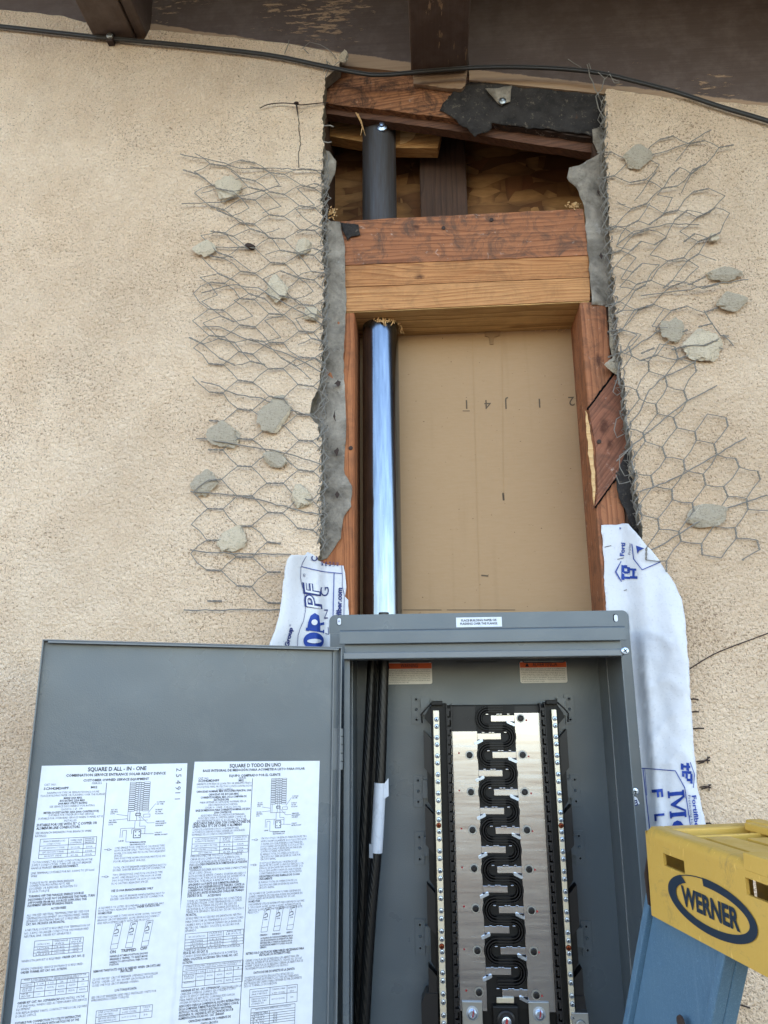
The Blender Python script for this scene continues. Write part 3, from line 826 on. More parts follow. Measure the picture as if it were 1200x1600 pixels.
# hood
hzT = W(750, 981, -.058).z; hzB = W(750, 1003.5, -.058).z
hx0, hx1 = W(531, 992, -.058).x, W(977.5, 992, -.058).x
mb = MB()
prof = [(.0200, hzT + .004), (-.056, hzT), (-.058, hzT - .002), (-.058, hzB), (-.056, hzB), (-.0555, hzT - .003), (.0200, hzT + .001)]
mb.prism([Vector((hx0, y, z)) for y, z in prof], (hx1 - hx0, 0, 0), 0)
mb.build('hood', G, panel, bevel=.0008)
mb = MB(); c = W(536, 1001, -.05); d_ = W(971, 1001, -.05)
mb.box(c.x + .0015, d_.x, -.047, .0195, W(750, 1018, -.047).z, hzT - .004)
mb.build('hood_web', G, panel, bevel=.0008)
lz0, lz1 = W(750, 1027.5, -.060).z, W(750, 1017, -.060).z
lx0, lx1 = W(536, 1022, -.060).x, W(975, 1022, -.060).x
mb = MB(); mb.box(lx0, lx1, -.060, -.030, lz0, lz1); 
mb.build('drip_lip', GE, panel, bevel=.0012)
# cabinet walls
t = .0016
mb = MB(); mb.box(xL - t, xL, YF, YB, zBot, zT2); mb.box(xL, xL + .006, YF, YF + t, zBot, zTop - .001)
mb.build('side_wall', G, panel)
mb = MB(); mb.box(xR, xR + t, YF, YB, zBot, zT2)
mb.box(xR - .0125, xR, YF + .0, YF + t, zBot, zTop - .001) if False else None
mb.build('side_wall', G, panel)
mb = MB(); mb.box(xL - t, xR + t, -.029, YB, zT2 + .0002, zT2 + t)
mb.build('top_wall', G, panel)
mb = MB(); mb.box(xL - t, xR + t, YF, YB, zBot - t, zBot - .0001)
mb.build('bottom_wall', G, panel)
bp = MB(); bp.box(xL - t, xR + t, YB + .0003, YB + .002, zBot, zT2 + t)
bk = bp.build('back_plate', G, panel)
# seam strip on the left wall and the knock-out slot
mb = MB(); mb.tube([Vector((xL + .0008, .03, zT2 - .002)), Vector((xL + .0008, .03, zBot))], .0014, 6)
mb.build('wall_seam', GE, panel)
mb = MB(); mb.tube([Vector((xR - .0005, .045, zT2 - .002)), Vector((xR - .0005, .045, zBot))], .0012, 6)
mb.build('wall_seam', GE, panel)
for cx0, cx1 in ((620, 676), (708, 781), (813, 886)):
    mb = MB(); P = [W(cx0, 1030, YB - .001), W(cx0 + 6, 1035, YB - .001), W(cx1 - 6, 1034.5, YB - .001), W(cx1, 1029.5, YB - .001)]
    mb.tube(P, .0010, 6); mb.build('pressed_rib', G, panel)
# screws with a cross recess
def screw_mb(mb, c, r, nrm=(0, -1, 0), mi=0, mc=1, ang=0.5, h=.0018, n=18):
    c = Vector(c); nrm = Vector(nrm)
    mb.disc(c, nrm, [(r, 0), (r, h * .5), (r * .8, h), (r * .35, h * 1.15)], n, mi)
    u = Vector((math.cos(ang), 0, math.sin(ang))); w_ = nrm.cross(u).normalized(); u = w_.cross(nrm)
    for a, b in ((u, w_), (w_, u)):
        mb.add([c + nrm * (h * 1.2) + a * r * .6 * s1 + b * r * .13 * s2 for s1, s2 in ((-1, -1), (1, -1), (1, 1), (-1, 1))], [(0, 1, 2, 3)], mc)
for (x, y, YY, an) in ((976.5, 1017, -.0605, .6), (992, 1236.5, .0195, .2)):
    mb = MB(); screw_mb(mb, W(x, y, YY), .0052, ang=an); mb.build('cover_screw', [M['zinc'], M['hole']], panel)
# blue print seen through the torn notch beside the flange screw
mb = MB(); mb.prism([W(x, y, .0198) for x, y in ragged([(988, 1243), (995, 1247), (1000, 1256), (993, 1258), (991, 1266), (988, 1258)], .6, 3, 4)], (0, .0004, 0))
mb.build('print_smudge', M['paper'], panel)
mb = MB(); put_text(mb, 'm', W(989.6, 1251, .0193), (.3, 0, -1), (1, 0, .3), .0065, bold=.03, mi=0)
mb.build('print_smudge', M['inkd'], panel)

def plate_label(name, corners, Y, head, small, fac, parent, flip=False):
    """white warning label with an orange band; corners (x0,y0,x1,y1) in photo pixels"""
    x0, y0, x1, y1 = corners
    A = W(x0, y0, Y); B = W(x1, y0, Y); C_ = W(x1, y1, Y); D_ = W(x0, y1, Y)
    X0, X1, Z1, Z0 = A.x, C_.x, A.z, D_.z
    mb = MB(); r = .003
    pts = []
    for cx, cz, a0 in ((X1 - r, Z1 - r, 0), (X0 + r, Z1 - r, 90), (X0 + r, Z0 + r, 180), (X1 - r, Z0 + r, 270)):
        for i in range(4):
            a = R(a0 + i * 30); pts.append(Vector((cx + r * math.cos(a), Y, cz + r * math.sin(a))))
    mb.prism(pts, (0, .0003, 0), 0)
    hb = (Z1 - Z0) * .29
    mb.add([(X0 + .0004, Y - .0002, Z1 - hb), (X1 - .0004, Y - .0002, Z1 - hb), (X1 - .0004, Y - .0002, Z1 - .0012), (X0 + .0004, Y - .0002, Z1 - .0012)], [(0, 1, 2, 3)], 1)
    wd = X1 - X0
    put_text(mb, head, ((X0 + X1) / 2 + wd * .04, Y - .0004, Z1 - hb * .82), (1, 0, 0), (0, 0, 1), hb * .62, bold=.008, mi=2, center=True, width=wd * .042 * len(head) + wd * .06)
    tx = X0 + wd * (.10 if len(head) < 9 else .16)
    mb.add([(tx - .003, Y - .0004, Z1 - hb * .85), (tx + .003, Y - .0004, Z1 - hb * .85), (tx, Y - .0004, Z1 - hb * .2)], [(0, 1, 2)], 2)
    k = len(small); hh = (Z1 - hb - Z0) / (k + .8)
    for i, t_ in enumerate(small):
        z = Z1 - hb - hh * (i + 1)
        put_text(mb, t_, (X0 + wd * .03, Y - .0004, z), (1, 0, 0), (0, 0, 1), hh * .55, width=wd * (.93 if i < k - 1 else .5), mi=2, res=1)
    return mb.build(name, [M['wlabel'], M['orange'], M['print']], parent)
EN = ['This equipment is designed and tested by the manufacturer', 'performance with circuit breakers. Install only breakers listed', 'limits on the panel. Use of other breakers may void the', 'warranty and create a hazard of electric shock or fire. This', 'device is intended for use with properly rated equipment. Follow', 'the instructions provided with the panel. Disconnect all power', 'before working inside. Replace all covers and deadfront after', 'work is complete and before the power is turned on again.']
ES = ['Este equipo ha sido disenado y probado por el fabricante', 'con interruptores automaticos. Instale solo interruptores', 'indicados en el tablero. El uso de otros interruptores puede', 'anular la garantia y crear un peligro de descarga electrica', 'o incendio. Este dispositivo debe usarse con equipo adecuado.', 'Siga las instrucciones del tablero. Desconecte la energia', 'antes de trabajar en el interior. Vuelva a colocar todas', 'las cubiertas antes de energizar el equipo.']
tag(plate_label('warning_label', (598, 1035.5, 675.5, 1069.5), YB - .0006, 'WARNING', EN, 0, bk), 'English warning label with orange band')
tag(plate_label('warning_label', (811.5, 1033.5, 887, 1067.5), YB - .0006, 'ADVERTENCIA', ES, 0, bk), 'Spanish warning label with orange band')
# the note on the flange
mb = MB(); Y = .0196
A, B = W(712.5, 965, Y), W(784.5, 979, Y)
mb.prism([Vector((A.x, Y, B.z)), Vector((B.x, Y, B.z)), Vector((B.x, Y, A.z)), Vector((A.x, Y, A.z))], (0, .0004, 0), 0)
hh = (A.z - B.z)
put_text(mb, 'PLACE BUILDING PAPER OR', ((A.x + B.x) / 2, Y - .0004, A.z - hh * .42), (1, 0, 0), (0, 0, 1), hh * .22, width=(B.x - A.x) * .78, bold=.02, center=True)
put_text(mb, 'FLASHING OVER THE FLANGE.', ((A.x + B.x) / 2, Y - .0004, A.z - hh * .76), (1, 0, 0), (0, 0, 1), hh * .22, width=(B.x - A.x) * .82, bold=.02, center=True)
mb.build('flange_note', [M['paper'], M['print']], panel)

# ---- mounting brackets on the back plate (three holes each)
BRK_L = [(662, 1108.5), (665, 1236), (667, 1325), (668, 1463)]
for side in (0, 1):
    for k, (bx, by) in enumerate(BRK_L):
        cx = bx - 11.5 if side == 0 else {0: 890, 1: 899, 2: 905.5, 3: 917}[k]
        cy = by if side else by
        if side: cy = {0: 1108, 1: 1235, 2: 1323.5, 3: 1466}[k]
        c = W(cx, cy, YB - .002); mb = MB()
        hw, hh = .0072, .0215 if k == 0 else .0225
        mb.box(c.x - hw, c.x + hw, YB - .0022, YB - .0002, c.z - hh, c.z + hh)
        for dz in (-.015, 0, .015):
            mb.disc((c.x, YB - .0023, c.z + dz), (0, -1, 0), [(.0028, 0), (.0024, .0006)] if dz else [(.0022, 0), (.0008, .0018)], 12, 0 if dz == 0 else 1)
            if dz: mb.disc((c.x, YB - .0029, c.z + dz), (0, -1, 0), [(.0016, 0), (.0016, .0002)], 10, 2)
        s_ = 1 if side == 0 else -1
        mb.obox((c.x + s_ * .0135, YB - .010, c.z + .004), (.0065, 0, 0), (0, .006, 0), (0, 0, .0125), 0)
        mb.build('mounting_bracket', [G, GE, M['hole']], panel, bevel=.0006)

# ---- breaker base: black moulding, two bus bars, two neutral bars
YQ = .062                                   # plane of the bus bars
def Q(x, y, dy=0.0): return W(x, y, YQ + dy)
def Qz(y): return Q(780, y).z
zb0 = Qz(1102); zb1 = zb0 - .62
B_ = M['black']; B2 = M['black2']
ref = lambda x, y: Q(x, y).x
xa = [ref(v, 1110) for v in (661, 676.5, 686, 697, 705.5, 842, 850.5, 860, 868, 884)]
mb = MB(); mb.box(xa[3], xa[6], YQ + .004, YQ + .030, zb1, zb0 + .001); 
base = mb.build('breaker_base', [B_, B2], panel, bevel=.001)
mb = MB(); mb.box(xa[4], xa[5], YQ + .001, YQ + .0038, Qz(1143), zb0 - .0015); mb.disc(Q(731, 1122, .001), (0, -1, 0), [(.0034, 0), (.0034, .0012), (.0024, .0012), (.0024, .0002)], 16, 0)
mb.build('top_cover', [B2], base)
# side rails with a row of square pockets
pz = Qz(1110) - Qz(1110 + 28.7)
for s_, (x0, x1) in enumerate(((xa[3], xa[4]), (xa[5], xa[6]))):
    mb = MB(); mb.box(x0, x0 + .0012, YQ - .012, YQ + .012, zb1, zb0 + .003); mb.box(x1 - .0012, x1, YQ - .012, YQ + .012, zb1, zb0 + .003)
    z = zb0 - .004
    while z > zb1:
        mb.box(x0 + .0013, x1 - .0013, YQ - .010, YQ + .010, z - .0035, z)
        mb.box(x0 + .0013, x0 + .0042, YQ - .010, YQ - .004, z - .0105, z - .0036) if s_ == 0 else mb.box(x1 - .0042, x1 - .0013, YQ - .010, YQ - .004, z - .0105, z - .0036)
        z -= pz / 2
    mb.build('wire_rail', B2, base)
# skirts outside the neutral bars: chamfered black blocks
for s_ in (0, 1):
    xi = xa[3] if s_ == 0 else xa[6]; xo = xa[0] if s_ == 0 else xa[9]
    mid = xa[1] if s_ == 0 else xa[8]
    sg = 1 if s_ == 0 else -1
    xo2 = xo
    mb = MB(); z = zb0
    # inner channel the neutral bar sits in
    mb.box(min(mid - sg * .003, xi), max(mid - sg * .003, xi), YQ + .000, YQ + .020, zb1, zb0 + .004)
    per = pz * 4
    z = zb0 - .033
    mb.prism([Vector((mid, YQ + .004, zb0 + .005)), Vector((mid, YQ + .004, z + .002)), Vector((xo + sg * .002, YQ + .004, z + .015)), Vector((xo + sg * .003, YQ + .004, zb0 - .012))], (0, .018, 0))
    while z > zb1 + .02:
        P = [(mid, z - .0165), (xo, z - .001), (xo, z - per * .52), (mid, z - per * .52 - .016)]
        mb.prism([Vector((x, YQ + .002, zz)) for x, zz in P], (0, .02, 0), 1)
        P = [(mid, z - per * .52 - .0175), (xo + sg * .004, z - per * .55), (xo + sg * .004, z - per + .004), (mid, z - per - .012)]
        mb.prism([Vector((x, YQ + .005, zz)) for x, zz in P], (0, .02, 0), 0)
        z -= per
    # wire clip at the top
    mb.tube([Vector((mid, YQ - .004, zb0 + .006)), Vector((mid - sg * .012, YQ - .006, zb0 - .006)), Vector((mid - sg * .017, YQ - .006, zb0 - .012)), Vector((mid - sg * .016, YQ - .004, zb0 - .024))], .0013, 6)
    mb.obox((mid - sg * -.006, YQ - .004, zb0 + .004), (.008, 0, 0), (0, .008, 0), (0, 0, .003))
    mb.build('side_skirt', [B_, B2], base, bevel=.0008)
# lower feet of the skirts
for x0, x1, y0, y1 in ((658, 690, 1552, 1640), (893, 918, 1556, 1590)):
    mb = MB(); a, b = Q(x0, y0), Q(x1, y1); 
    mb.prism([Vector((a.x + .006, YQ + .0, a.z)), Vector((b.x - .002, YQ, a.z)), Vector((b.x, YQ, b.z)), Vector((a.x, YQ, b.z)), Vector((a.x, YQ, a.z - .012))], (0, .03, 0))
    mb.build('skirt_foot', B2, base, bevel=.001)
# neutral bars
for s_, (x0, x1) in enumerate(((xa[1], xa[2]), (xa[7], xa[8]))):
    mb = MB(); zz0 = Qz(1109); mb.box(x0, x1, YQ - .010, YQ - .0005, zb1 + .01, zz0)
    nbar = mb.build('neutral_bar', M['alub'], panel, bevel=.0006)
    cx = (x0 + x1) / 2
    z0 = Qz(1128.6); zend = Qz(1591.7); pit = (z0 - zend) / 15.06
    proto = None
    for k in range(19):
        for dz in (.0049, -.0049):
            c = Vector((cx + .0004, YQ - .0102, z0 - k * pit + dz))
            if proto is None:
                m2 = MB(); screw_mb(m2, (0, 0, 0), .0033, ang=.7, h=.0016, n=12)
                proto = m2.build('screw', [M['zinc'], M['hole']], None)
                o = proto
            else:
                o = proto.copy(); COL.objects.link(o)
            o.parent = nbar; o.location = c - wo(panel)
            o.rotation_euler = (0, random.uniform(0, 1.5), 0)
    for yy in (1288, 1476):
        m2 = MB(); screw_mb(m2, Vector((cx, YQ - .0102, Qz(yy))), .0036, ang=.2, h=.0022, n=12)
        tag(m2.build('ground_screw', [M['copper'], M['hole']], nbar), 'dark copper coloured ground screw')

# serpentine: everything in units of the pitch between two fingers of one side
p0 = 1122.0                                  # photo row of the first right finger
Z = [Qz(1122.3), Qz(1179), Qz(1236.7), Qz(1296.5), Qz(1357.3), Qz(1421), Qz(1486), Qz(1550)]
PI_ = (Z[0] - Z[7]) / 7
xcL, xcR = ref(744.5, 1122), ref(803.5, 1122)    # centre strip limits
xf0, xf1 = ref(765.5, 1122), ref(779.5, 1122)
def zk(k, side): return Z[0] - PI_ * k if side == 1 else Z[0] - PI_ * (k + .5)
def ux(f): return xcL + (xcR - xcL) * f
mb = MB()  # floor of the strip
mb.box(xcL - .001, xcR + .001, YQ - .0005, YQ + .0035, Z[7] - .02, zb0 - .001)
mb.build('strip_floor', B_, base)
lbL, lbR = ref(704.5, 1150), ref(842.5, 1120)
def busbar(side):
    mb = MB(); Yb = YQ - .0032; th = .0025
    if side == 0:
        zt_, zz = Qz(1142), Z[7] - .022
        mb.box(lbL, xcL, Yb, Yb + th, zz, zt_)
        for k in range(7):
            z = zk(k, 0)
            mb.box(xcL + .0001, ux(.62), Yb + .0002, Yb + th, z - .0042, z + .0046)
            for f in (.12, .30, .38, .70): mb.box(ux(f), ux(f + .07), Yb - .0035, Yb + .001, z + .0050, z + .0066)
    else:
        zt_, zz = Qz(1114), Z[7] - .022
        mb.box(xcR, lbR, Yb, Yb + th, zz, zt_)
        for k in range(8):
            z = zk(k, 1)
            mb.box(ux(.38), xcR - .0001, Yb + .0002, Yb + th, z - .0046, z + .0042)
            for f in (.24, .52, .60, .80): mb.box(ux(f), ux(f + .07), Yb - .0035, Yb + .001, z + .0050, z + .0066)
    return mb.build('bus_bar', M['alu'], panel, bevel=.0004)
bars = [busbar(0), busbar(1)]
# pills, rivets and red dots
for side in (0, 1):
    pm, dm = MB(), MB()
    for k in range(8):
        if side == 0 and k == 7: continue
        z = zk(k, side)
        c = Vector((ux(.03) if side == 0 else ux(.90), YQ - .0058, z - .0072))
        a = R(24) * (1 if side == 0 else -1); u = Vector((math.cos(a), 0, math.sin(a)))
        mb = MB(); w2 = Vector((-math.sin(a), 0, math.cos(a)))
        P = []
        for i in range(9):
            t_ = -math.pi / 2 + math.pi * i / 8; P.append(c + u * (.0048 + .0019 * math.cos(t_)) + w2 * .0019 * math.sin(t_))
        for i in range(9):
            t_ = math.pi / 2 + math.pi * i / 8; P.append(c + u * (-.0048 + .0019 * math.cos(t_)) + w2 * .0019 * math.sin(t_))
        mb.prism(P, (0, .0030, 0)); mb.build('stop_tab', M['zinc'], bars[side], bevel=.0005)
    ys = (1179.3, 1237, 1296, 1356, 1418.5, 1484, 1549) if side == 0 else (1122.5, 1179.3, 1237, 1296, 1357, 1421, 1484.5, 1552)
    xs0 = ref(733.5, 1180) if side == 0 else ref(813, 1122)
    dx = ref(716.5, 1177) if side == 0 else ref(825.5, 1178)
    for k, y in enumerate(ys):
        mb = MB(); c = Vector((xs0 + .0003 * k, YQ - .0034, Qz(y)))
        mb.disc(c, (0, -1, 0), [(.0062, 0), (.0060, .0003)], 20, 0)
        mb.disc(c + Vector((0, -.0004, 0)), (0, -1, 0), [(.0044, 0), (.0044, .0020), (.0030, .0026), (.0026, .0010)], 12, 1)
        mb.build('rivet', [M['steel'], M['black2']], bars[side])
        mb = MB(); c = Vector((dx + random.uniform(-.001, .001), YQ - .0036, Qz(y - (2 if side == 0 else -2)) + random.uniform(-.001, .001)))
        mb.prism([c + Vector((math.cos(a_ * .785) * random.uniform(.0010, .0017), 0, math.sin(a_ * .785) * random.uniform(.0010, .0017))) for a_ in range(8)], (0, .0002, 0))
        mb.build('paint_dot', M['red'], bars[side])
# ribbon of black ribs that winds between the fingers
def ribbon(off, w_, h_, top=True):
    P = []
    x_l, x_r = ux(.06) + off, ux(.93) - off
    rr = PI_ * .25
    for k in range(0, 15):
        zc = Z[0] + PI_ * .25 - PI_ * .5 * k     # runs halfway between right and left fingers
        P.append((zc, k))
    path = []
    n = len(P)
    for k in range(n):
        zc = P[k][0]
        goR = (k % 2 == 0)                        # after this run we turn
        xa_, xb_ = (x_l, x_r) if not goR else (x_r, x_l)
        xs_ = xa_ + (rr if xb_ > xa_ else -rr); xe_ = xb_ + (-rr if xb_ > xa_ else rr)
        path.append((xs_, zc)); path.append((xe_, zc))
        if k < n - 1:
            sg = 1 if xb_ > xa_ else -1
            for i in range(1, 18):
                a = math.pi * i / 18
                path.append((xe_ + sg * math.sin(a) * rr, zc - PI_ * .25 + math.cos(a) * PI_ * .25))
    return path
def rib_mb(mb, path, w_, y0, y1, mi):
    for i in range(len(path) - 1):
        a = Vector((path[i][0], 0, path[i][1])); b = Vector((path[i + 1][0], 0, path[i + 1][1]))
        t_ = (b - a); 
        if t_.length < 1e-6: continue
        t_.normalize(); s2 = Vector((-t_.z, 0, t_.x)) * w_ / 2
        a2 = a - t_ * w_ * .12; b2 = b + t_ * w_ * .12
        mb.prism([a2 - s2 + Vector((0, y0, 0)), b2 - s2 + Vector((0, y0, 0)), b2 + s2 + Vector((0, y0, 0)), a2 + s2 + Vector((0, y0, 0))], (0, y1 - y0, 0), mi)
mb = MB(); pth = ribbon(0, 0, 0)
rib_mb(mb, pth, .0100, YQ - .0045, YQ + .001, 0)
rib_mb(mb, [(x, z) for x, z in pth], .0012, YQ - .0085, YQ - .0046, 1)
def offp(path, d):
    out = []
    for i, (x, z) in enumerate(path):
        a = path[max(i - 1, 0)]; b = path[min(i + 1, len(path) - 1)]
        t_ = Vector((b[0] - a[0], b[1] - a[1])); 
        if t_.length < 1e-9: continue
        t_.normalize(); out.append((x - t_.y * d, z + t_.x * d))
    return out
rib_mb(mb, offp(pth, .0034), .0010, YQ - .0075, YQ - .0046, 1)
rib_mb(mb, offp(pth, -.0034), .0010, YQ - .0075, YQ - .0046, 1)
mb.build('serpentine_rib', [B_, B2], base)
# lower end: bolted lugs and the centre post
for cx, cy, s2 in ((738, 1583, 1), (842.5, 1584, -1)):
    mb = MB(); c = Q(cx, cy, -.006)
    mb.box(c.x - .0135, c.x + .0135, YQ - .0062, YQ - .0036, c.z - .05, c.z + .0135)
    lug = mb.build('lug', M['steel'], panel, bevel=.0006)
    mb = MB(); mb.disc(c + Vector((0, -.0004, 0)), (0, -1, 0), [(.0082, 0), (.0082, .0016), (.0056, .0018), (.0056, .0050), (.0046, .0056), (.0030, .0056), (.0028, .0038)], 20, 0)
    mb.prism([c + Vector((x, -.0064, z)) for x, z in ((-.001, -.004), (.0012, -.002), (.002, .002), (.0015, .0075), (.0005, .003), (.0002, 0))], (0, .0003, 0), 1)
    mb.build('bolt', [M['zinc'], M['red']], lug)
mb = MB(); c = Q(790, 1590, -.004); mb.box(c.x - .017, c.x + .017, YQ - .012, YQ + .004, c.z - .06, c.z + .016)
ctr = mb.build('main_post', B_, panel, bevel=.002)
mb = MB(); mb.disc(c + Vector((0, -.0085, 0)), (0, -1, 0), [(.012, 0), (.012, .003), (.010, .004), (.0062, .004), (.0062, .008), (.004, .0085)], 20, 0, [0, 0, 0, 1, 1, 1])
mb.prism([c + Vector((x, -.0175, z)) for x, z in ((-.002, -.003), (.0015, -.002), (.002, .003), (0, .006), (-.001, .002))], (0, .0003, 0), 2)
mb.build('bolt', [B2, M['zinc'], M['red']], ctr)
mb = MB(); mb.box(c.x - .011, c.x + .012, YQ - .006, YQ - .003, Qz(1565), Qz(1556)); mb.build('link_bar', M['alub'], ctr, bevel=.0005)
for cx, cy in ((906, 1596), (812, 1650)):
    mb = MB(); c = Q(cx, cy, -.006); mb.box(c.x - .011, c.x + .011, YQ - .012, YQ + .012, c.z - .018, c.z + .012)
    mb.disc(c + Vector((0, -.0064, -.002)), (0, -1, 0), [(.0065, 0), (.0065, .002), (.0055, .0024)], 16, 0)
    mb.build('set_screw_lug', M['steel'], panel, bevel=.0008)

# ---- service cables coming down out of the conduit
def cpath(pts, Y): return [W(x, y, Y) for x, y in pts]
for k, (pts, Y0, lab) in enumerate((([(587, 1010), (582, 1040), (578, 1120), (574, 1200), (569.5, 1311), (566, 1442), (561, 1560), (556, 1700)], .070, 'leftmost black stranded service cable in the panel'),
                             ([(600, 1010), (599.5, 1048), (597, 1130), (594.5, 1211), (588, 1332), (582, 1400), (576, 1480), (569.5, 1595), (563, 1720)], .050, 'black service cable with a white tape band, nearest the back plate label'),
                             ([(594, 1010), (592, 1040), (588, 1120), (583, 1210), (575, 1330), (568, 1450), (560, 1580), (553, 1700)], .085, 'plain black service cable hidden between the other two'))):
    P0 = cpath(pts, Y0); P = []
    for i in range(len(P0) - 1):
        a0, a, b, b1 = P0[max(i - 1, 0)], P0[i], P0[i + 1], P0[min(i + 2, len(P0) - 1)]
        for j in range(6):
            u = j / 6
            P.append(.5 * ((2 * a) + (b - a0) * u + (2 * a0 - 5 * a + 4 * b - b1) * u * u + (3 * a - a0 - 3 * b + b1) * u ** 3))
    P.append(P0[-1])
    P = [P[0] + Vector((0, 0, .05))] + P
    mb = MB(); rr = .0075
    mb.tube(P, rr, 16, 0)
    for s3 in range(11):       # strands pressing through the jacket
        HP = []
        for i in range(len(P) * 4 - 4):
            a = P[i // 4]; b = P[i // 4 + 1]; q = a.lerp(b, (i % 4) / 4)
            th = i * .13 + s3 * 2 * math.pi / 11
            HP.append(q + Vector((math.cos(th) * (rr - .0009), math.sin(th) * (rr - .0009), 0)))
        mb.tube(HP, .0012, 5, 0)
    cab = tag(mb.build('service_cable', M['cable2']), lab, 'cable', 'service cables in the panel')
    if k == 1:
        TP = [p for p in P if W(590, 1340, Y0).z < p.z < W(590, 1216, Y0).z]
        mb = MB(); mb.tube([TP[0] + (TP[0] - TP[1]) * .3] + TP, .0086, 18, 0)
        e = TP[0]; mb.prism([e + Vector((.006, -.006, .004)), e + Vector((.0125, -.004, .012)), e + Vector((.0125, -.004, -.012)), e + Vector((.006, -.006, -.016))], (0, .0006, 0))
        e = TP[-1]; mb.prism([e + Vector((-.0096, -.004, .012)), e + Vector((-.004, -.0092, .012)), e + Vector((-.004, -.0092, -.006)), e + Vector((-.0096, -.004, -.006))], (0, .0006, 0))
        mb.build('tape_band', M['tape'], cab)
# ------------------------------------------------------------------ the open door of the panel
AL = R(22.7)
H0 = W(533, 1016, -.052)
DE = Vector((-math.cos(AL), -math.sin(AL), .0084)).normalized()     # along the door, away from the hinge
DN = Vector((-math.sin(AL), math.cos(AL), 0)); DN = -DN if DN.y > 0 else DN   # towards the viewer
DN = (DN - DE * DN.dot(DE)).normalized()
DU = DE.cross(DN).normalized()
if DU.z < 0: DU = -DU
def DP(px, py, off=0.0): return Wp(px, py, H0 + DN * off, DN)
def duv(p): d = p - H0; return d.dot(DE), d.dot(DU)
def DW(u, v, off=0.0): return H0 + DE * u + DU * v + DN * off
uL = duv(DP(68, 998.5))[0]; vT = duv(DP(300, 1006))[1]; vB = zBot - H0.z - .005
door = MB()
def dbox(mb, u0, u1, v0, v1, o0, o1, mi=0):
    mb.add([DW(u, v, o) for u in (u0, u1) for v in (v0, v1) for o in (o0, o1)], [(0, 1, 3, 2), (4, 6, 7, 5), (0, 4, 5, 1), (2, 3, 7, 6), (0, 2, 6, 4), (1, 5, 7, 3)], mi)
dbox(door, .0015, uL, vB, vT, -.0016, 0)
dr = door.build('door', [G, GE], panel)
mb = MB(); dbox(mb, .0015, uL, vT - .0016, vT, .0001, .011); dbox(mb, .006, uL - .006, vT - .0042, vT - .0018, .0095, .011)
mb.build('door_rim', GE, dr, bevel=.0004)
mb = MB(); dbox(mb, uL - .0016, uL, vB, vT - .0018, .0001, .011); mb.build('door_rim', GE, dr, bevel=.0004)
mb = MB(); dbox(mb, .0015, .0032, vB, vT - .0018, .0001, .011); dbox(mb, .0100, .0118, vB, vT - .0045, .0001, .0035)
mb.build('door_rim', GE, dr, bevel=.0004)
# hinge knuckles
mb = MB()
zt0, zt1 = W(531, 1138, -.056).z, W(531, 1203, -.056).z
for i in range(5):
    a = zt0 + (zt1 - zt0) * (i + .04) / 5; b = zt0 + (zt1 - zt0) * (i + .94) / 5
    mb.tube([(H0.x + .0005, -.057, a), (H0.x + .0005, -.057, b)], .0034, 12)
dbox(mb, .001, .010, zt1 - H0.z, zt0 - H0.z, .0004, .0016)
mb.build('hinge', GE, dr)
# rivet dots by the hinge
for y in (1141, 1200):
    mb = MB(); mb.disc(DP(525, y, .001), DN, [(.0016, 0), (.0012, .0008)], 10); mb.build('hinge_rivet', GE, dr)

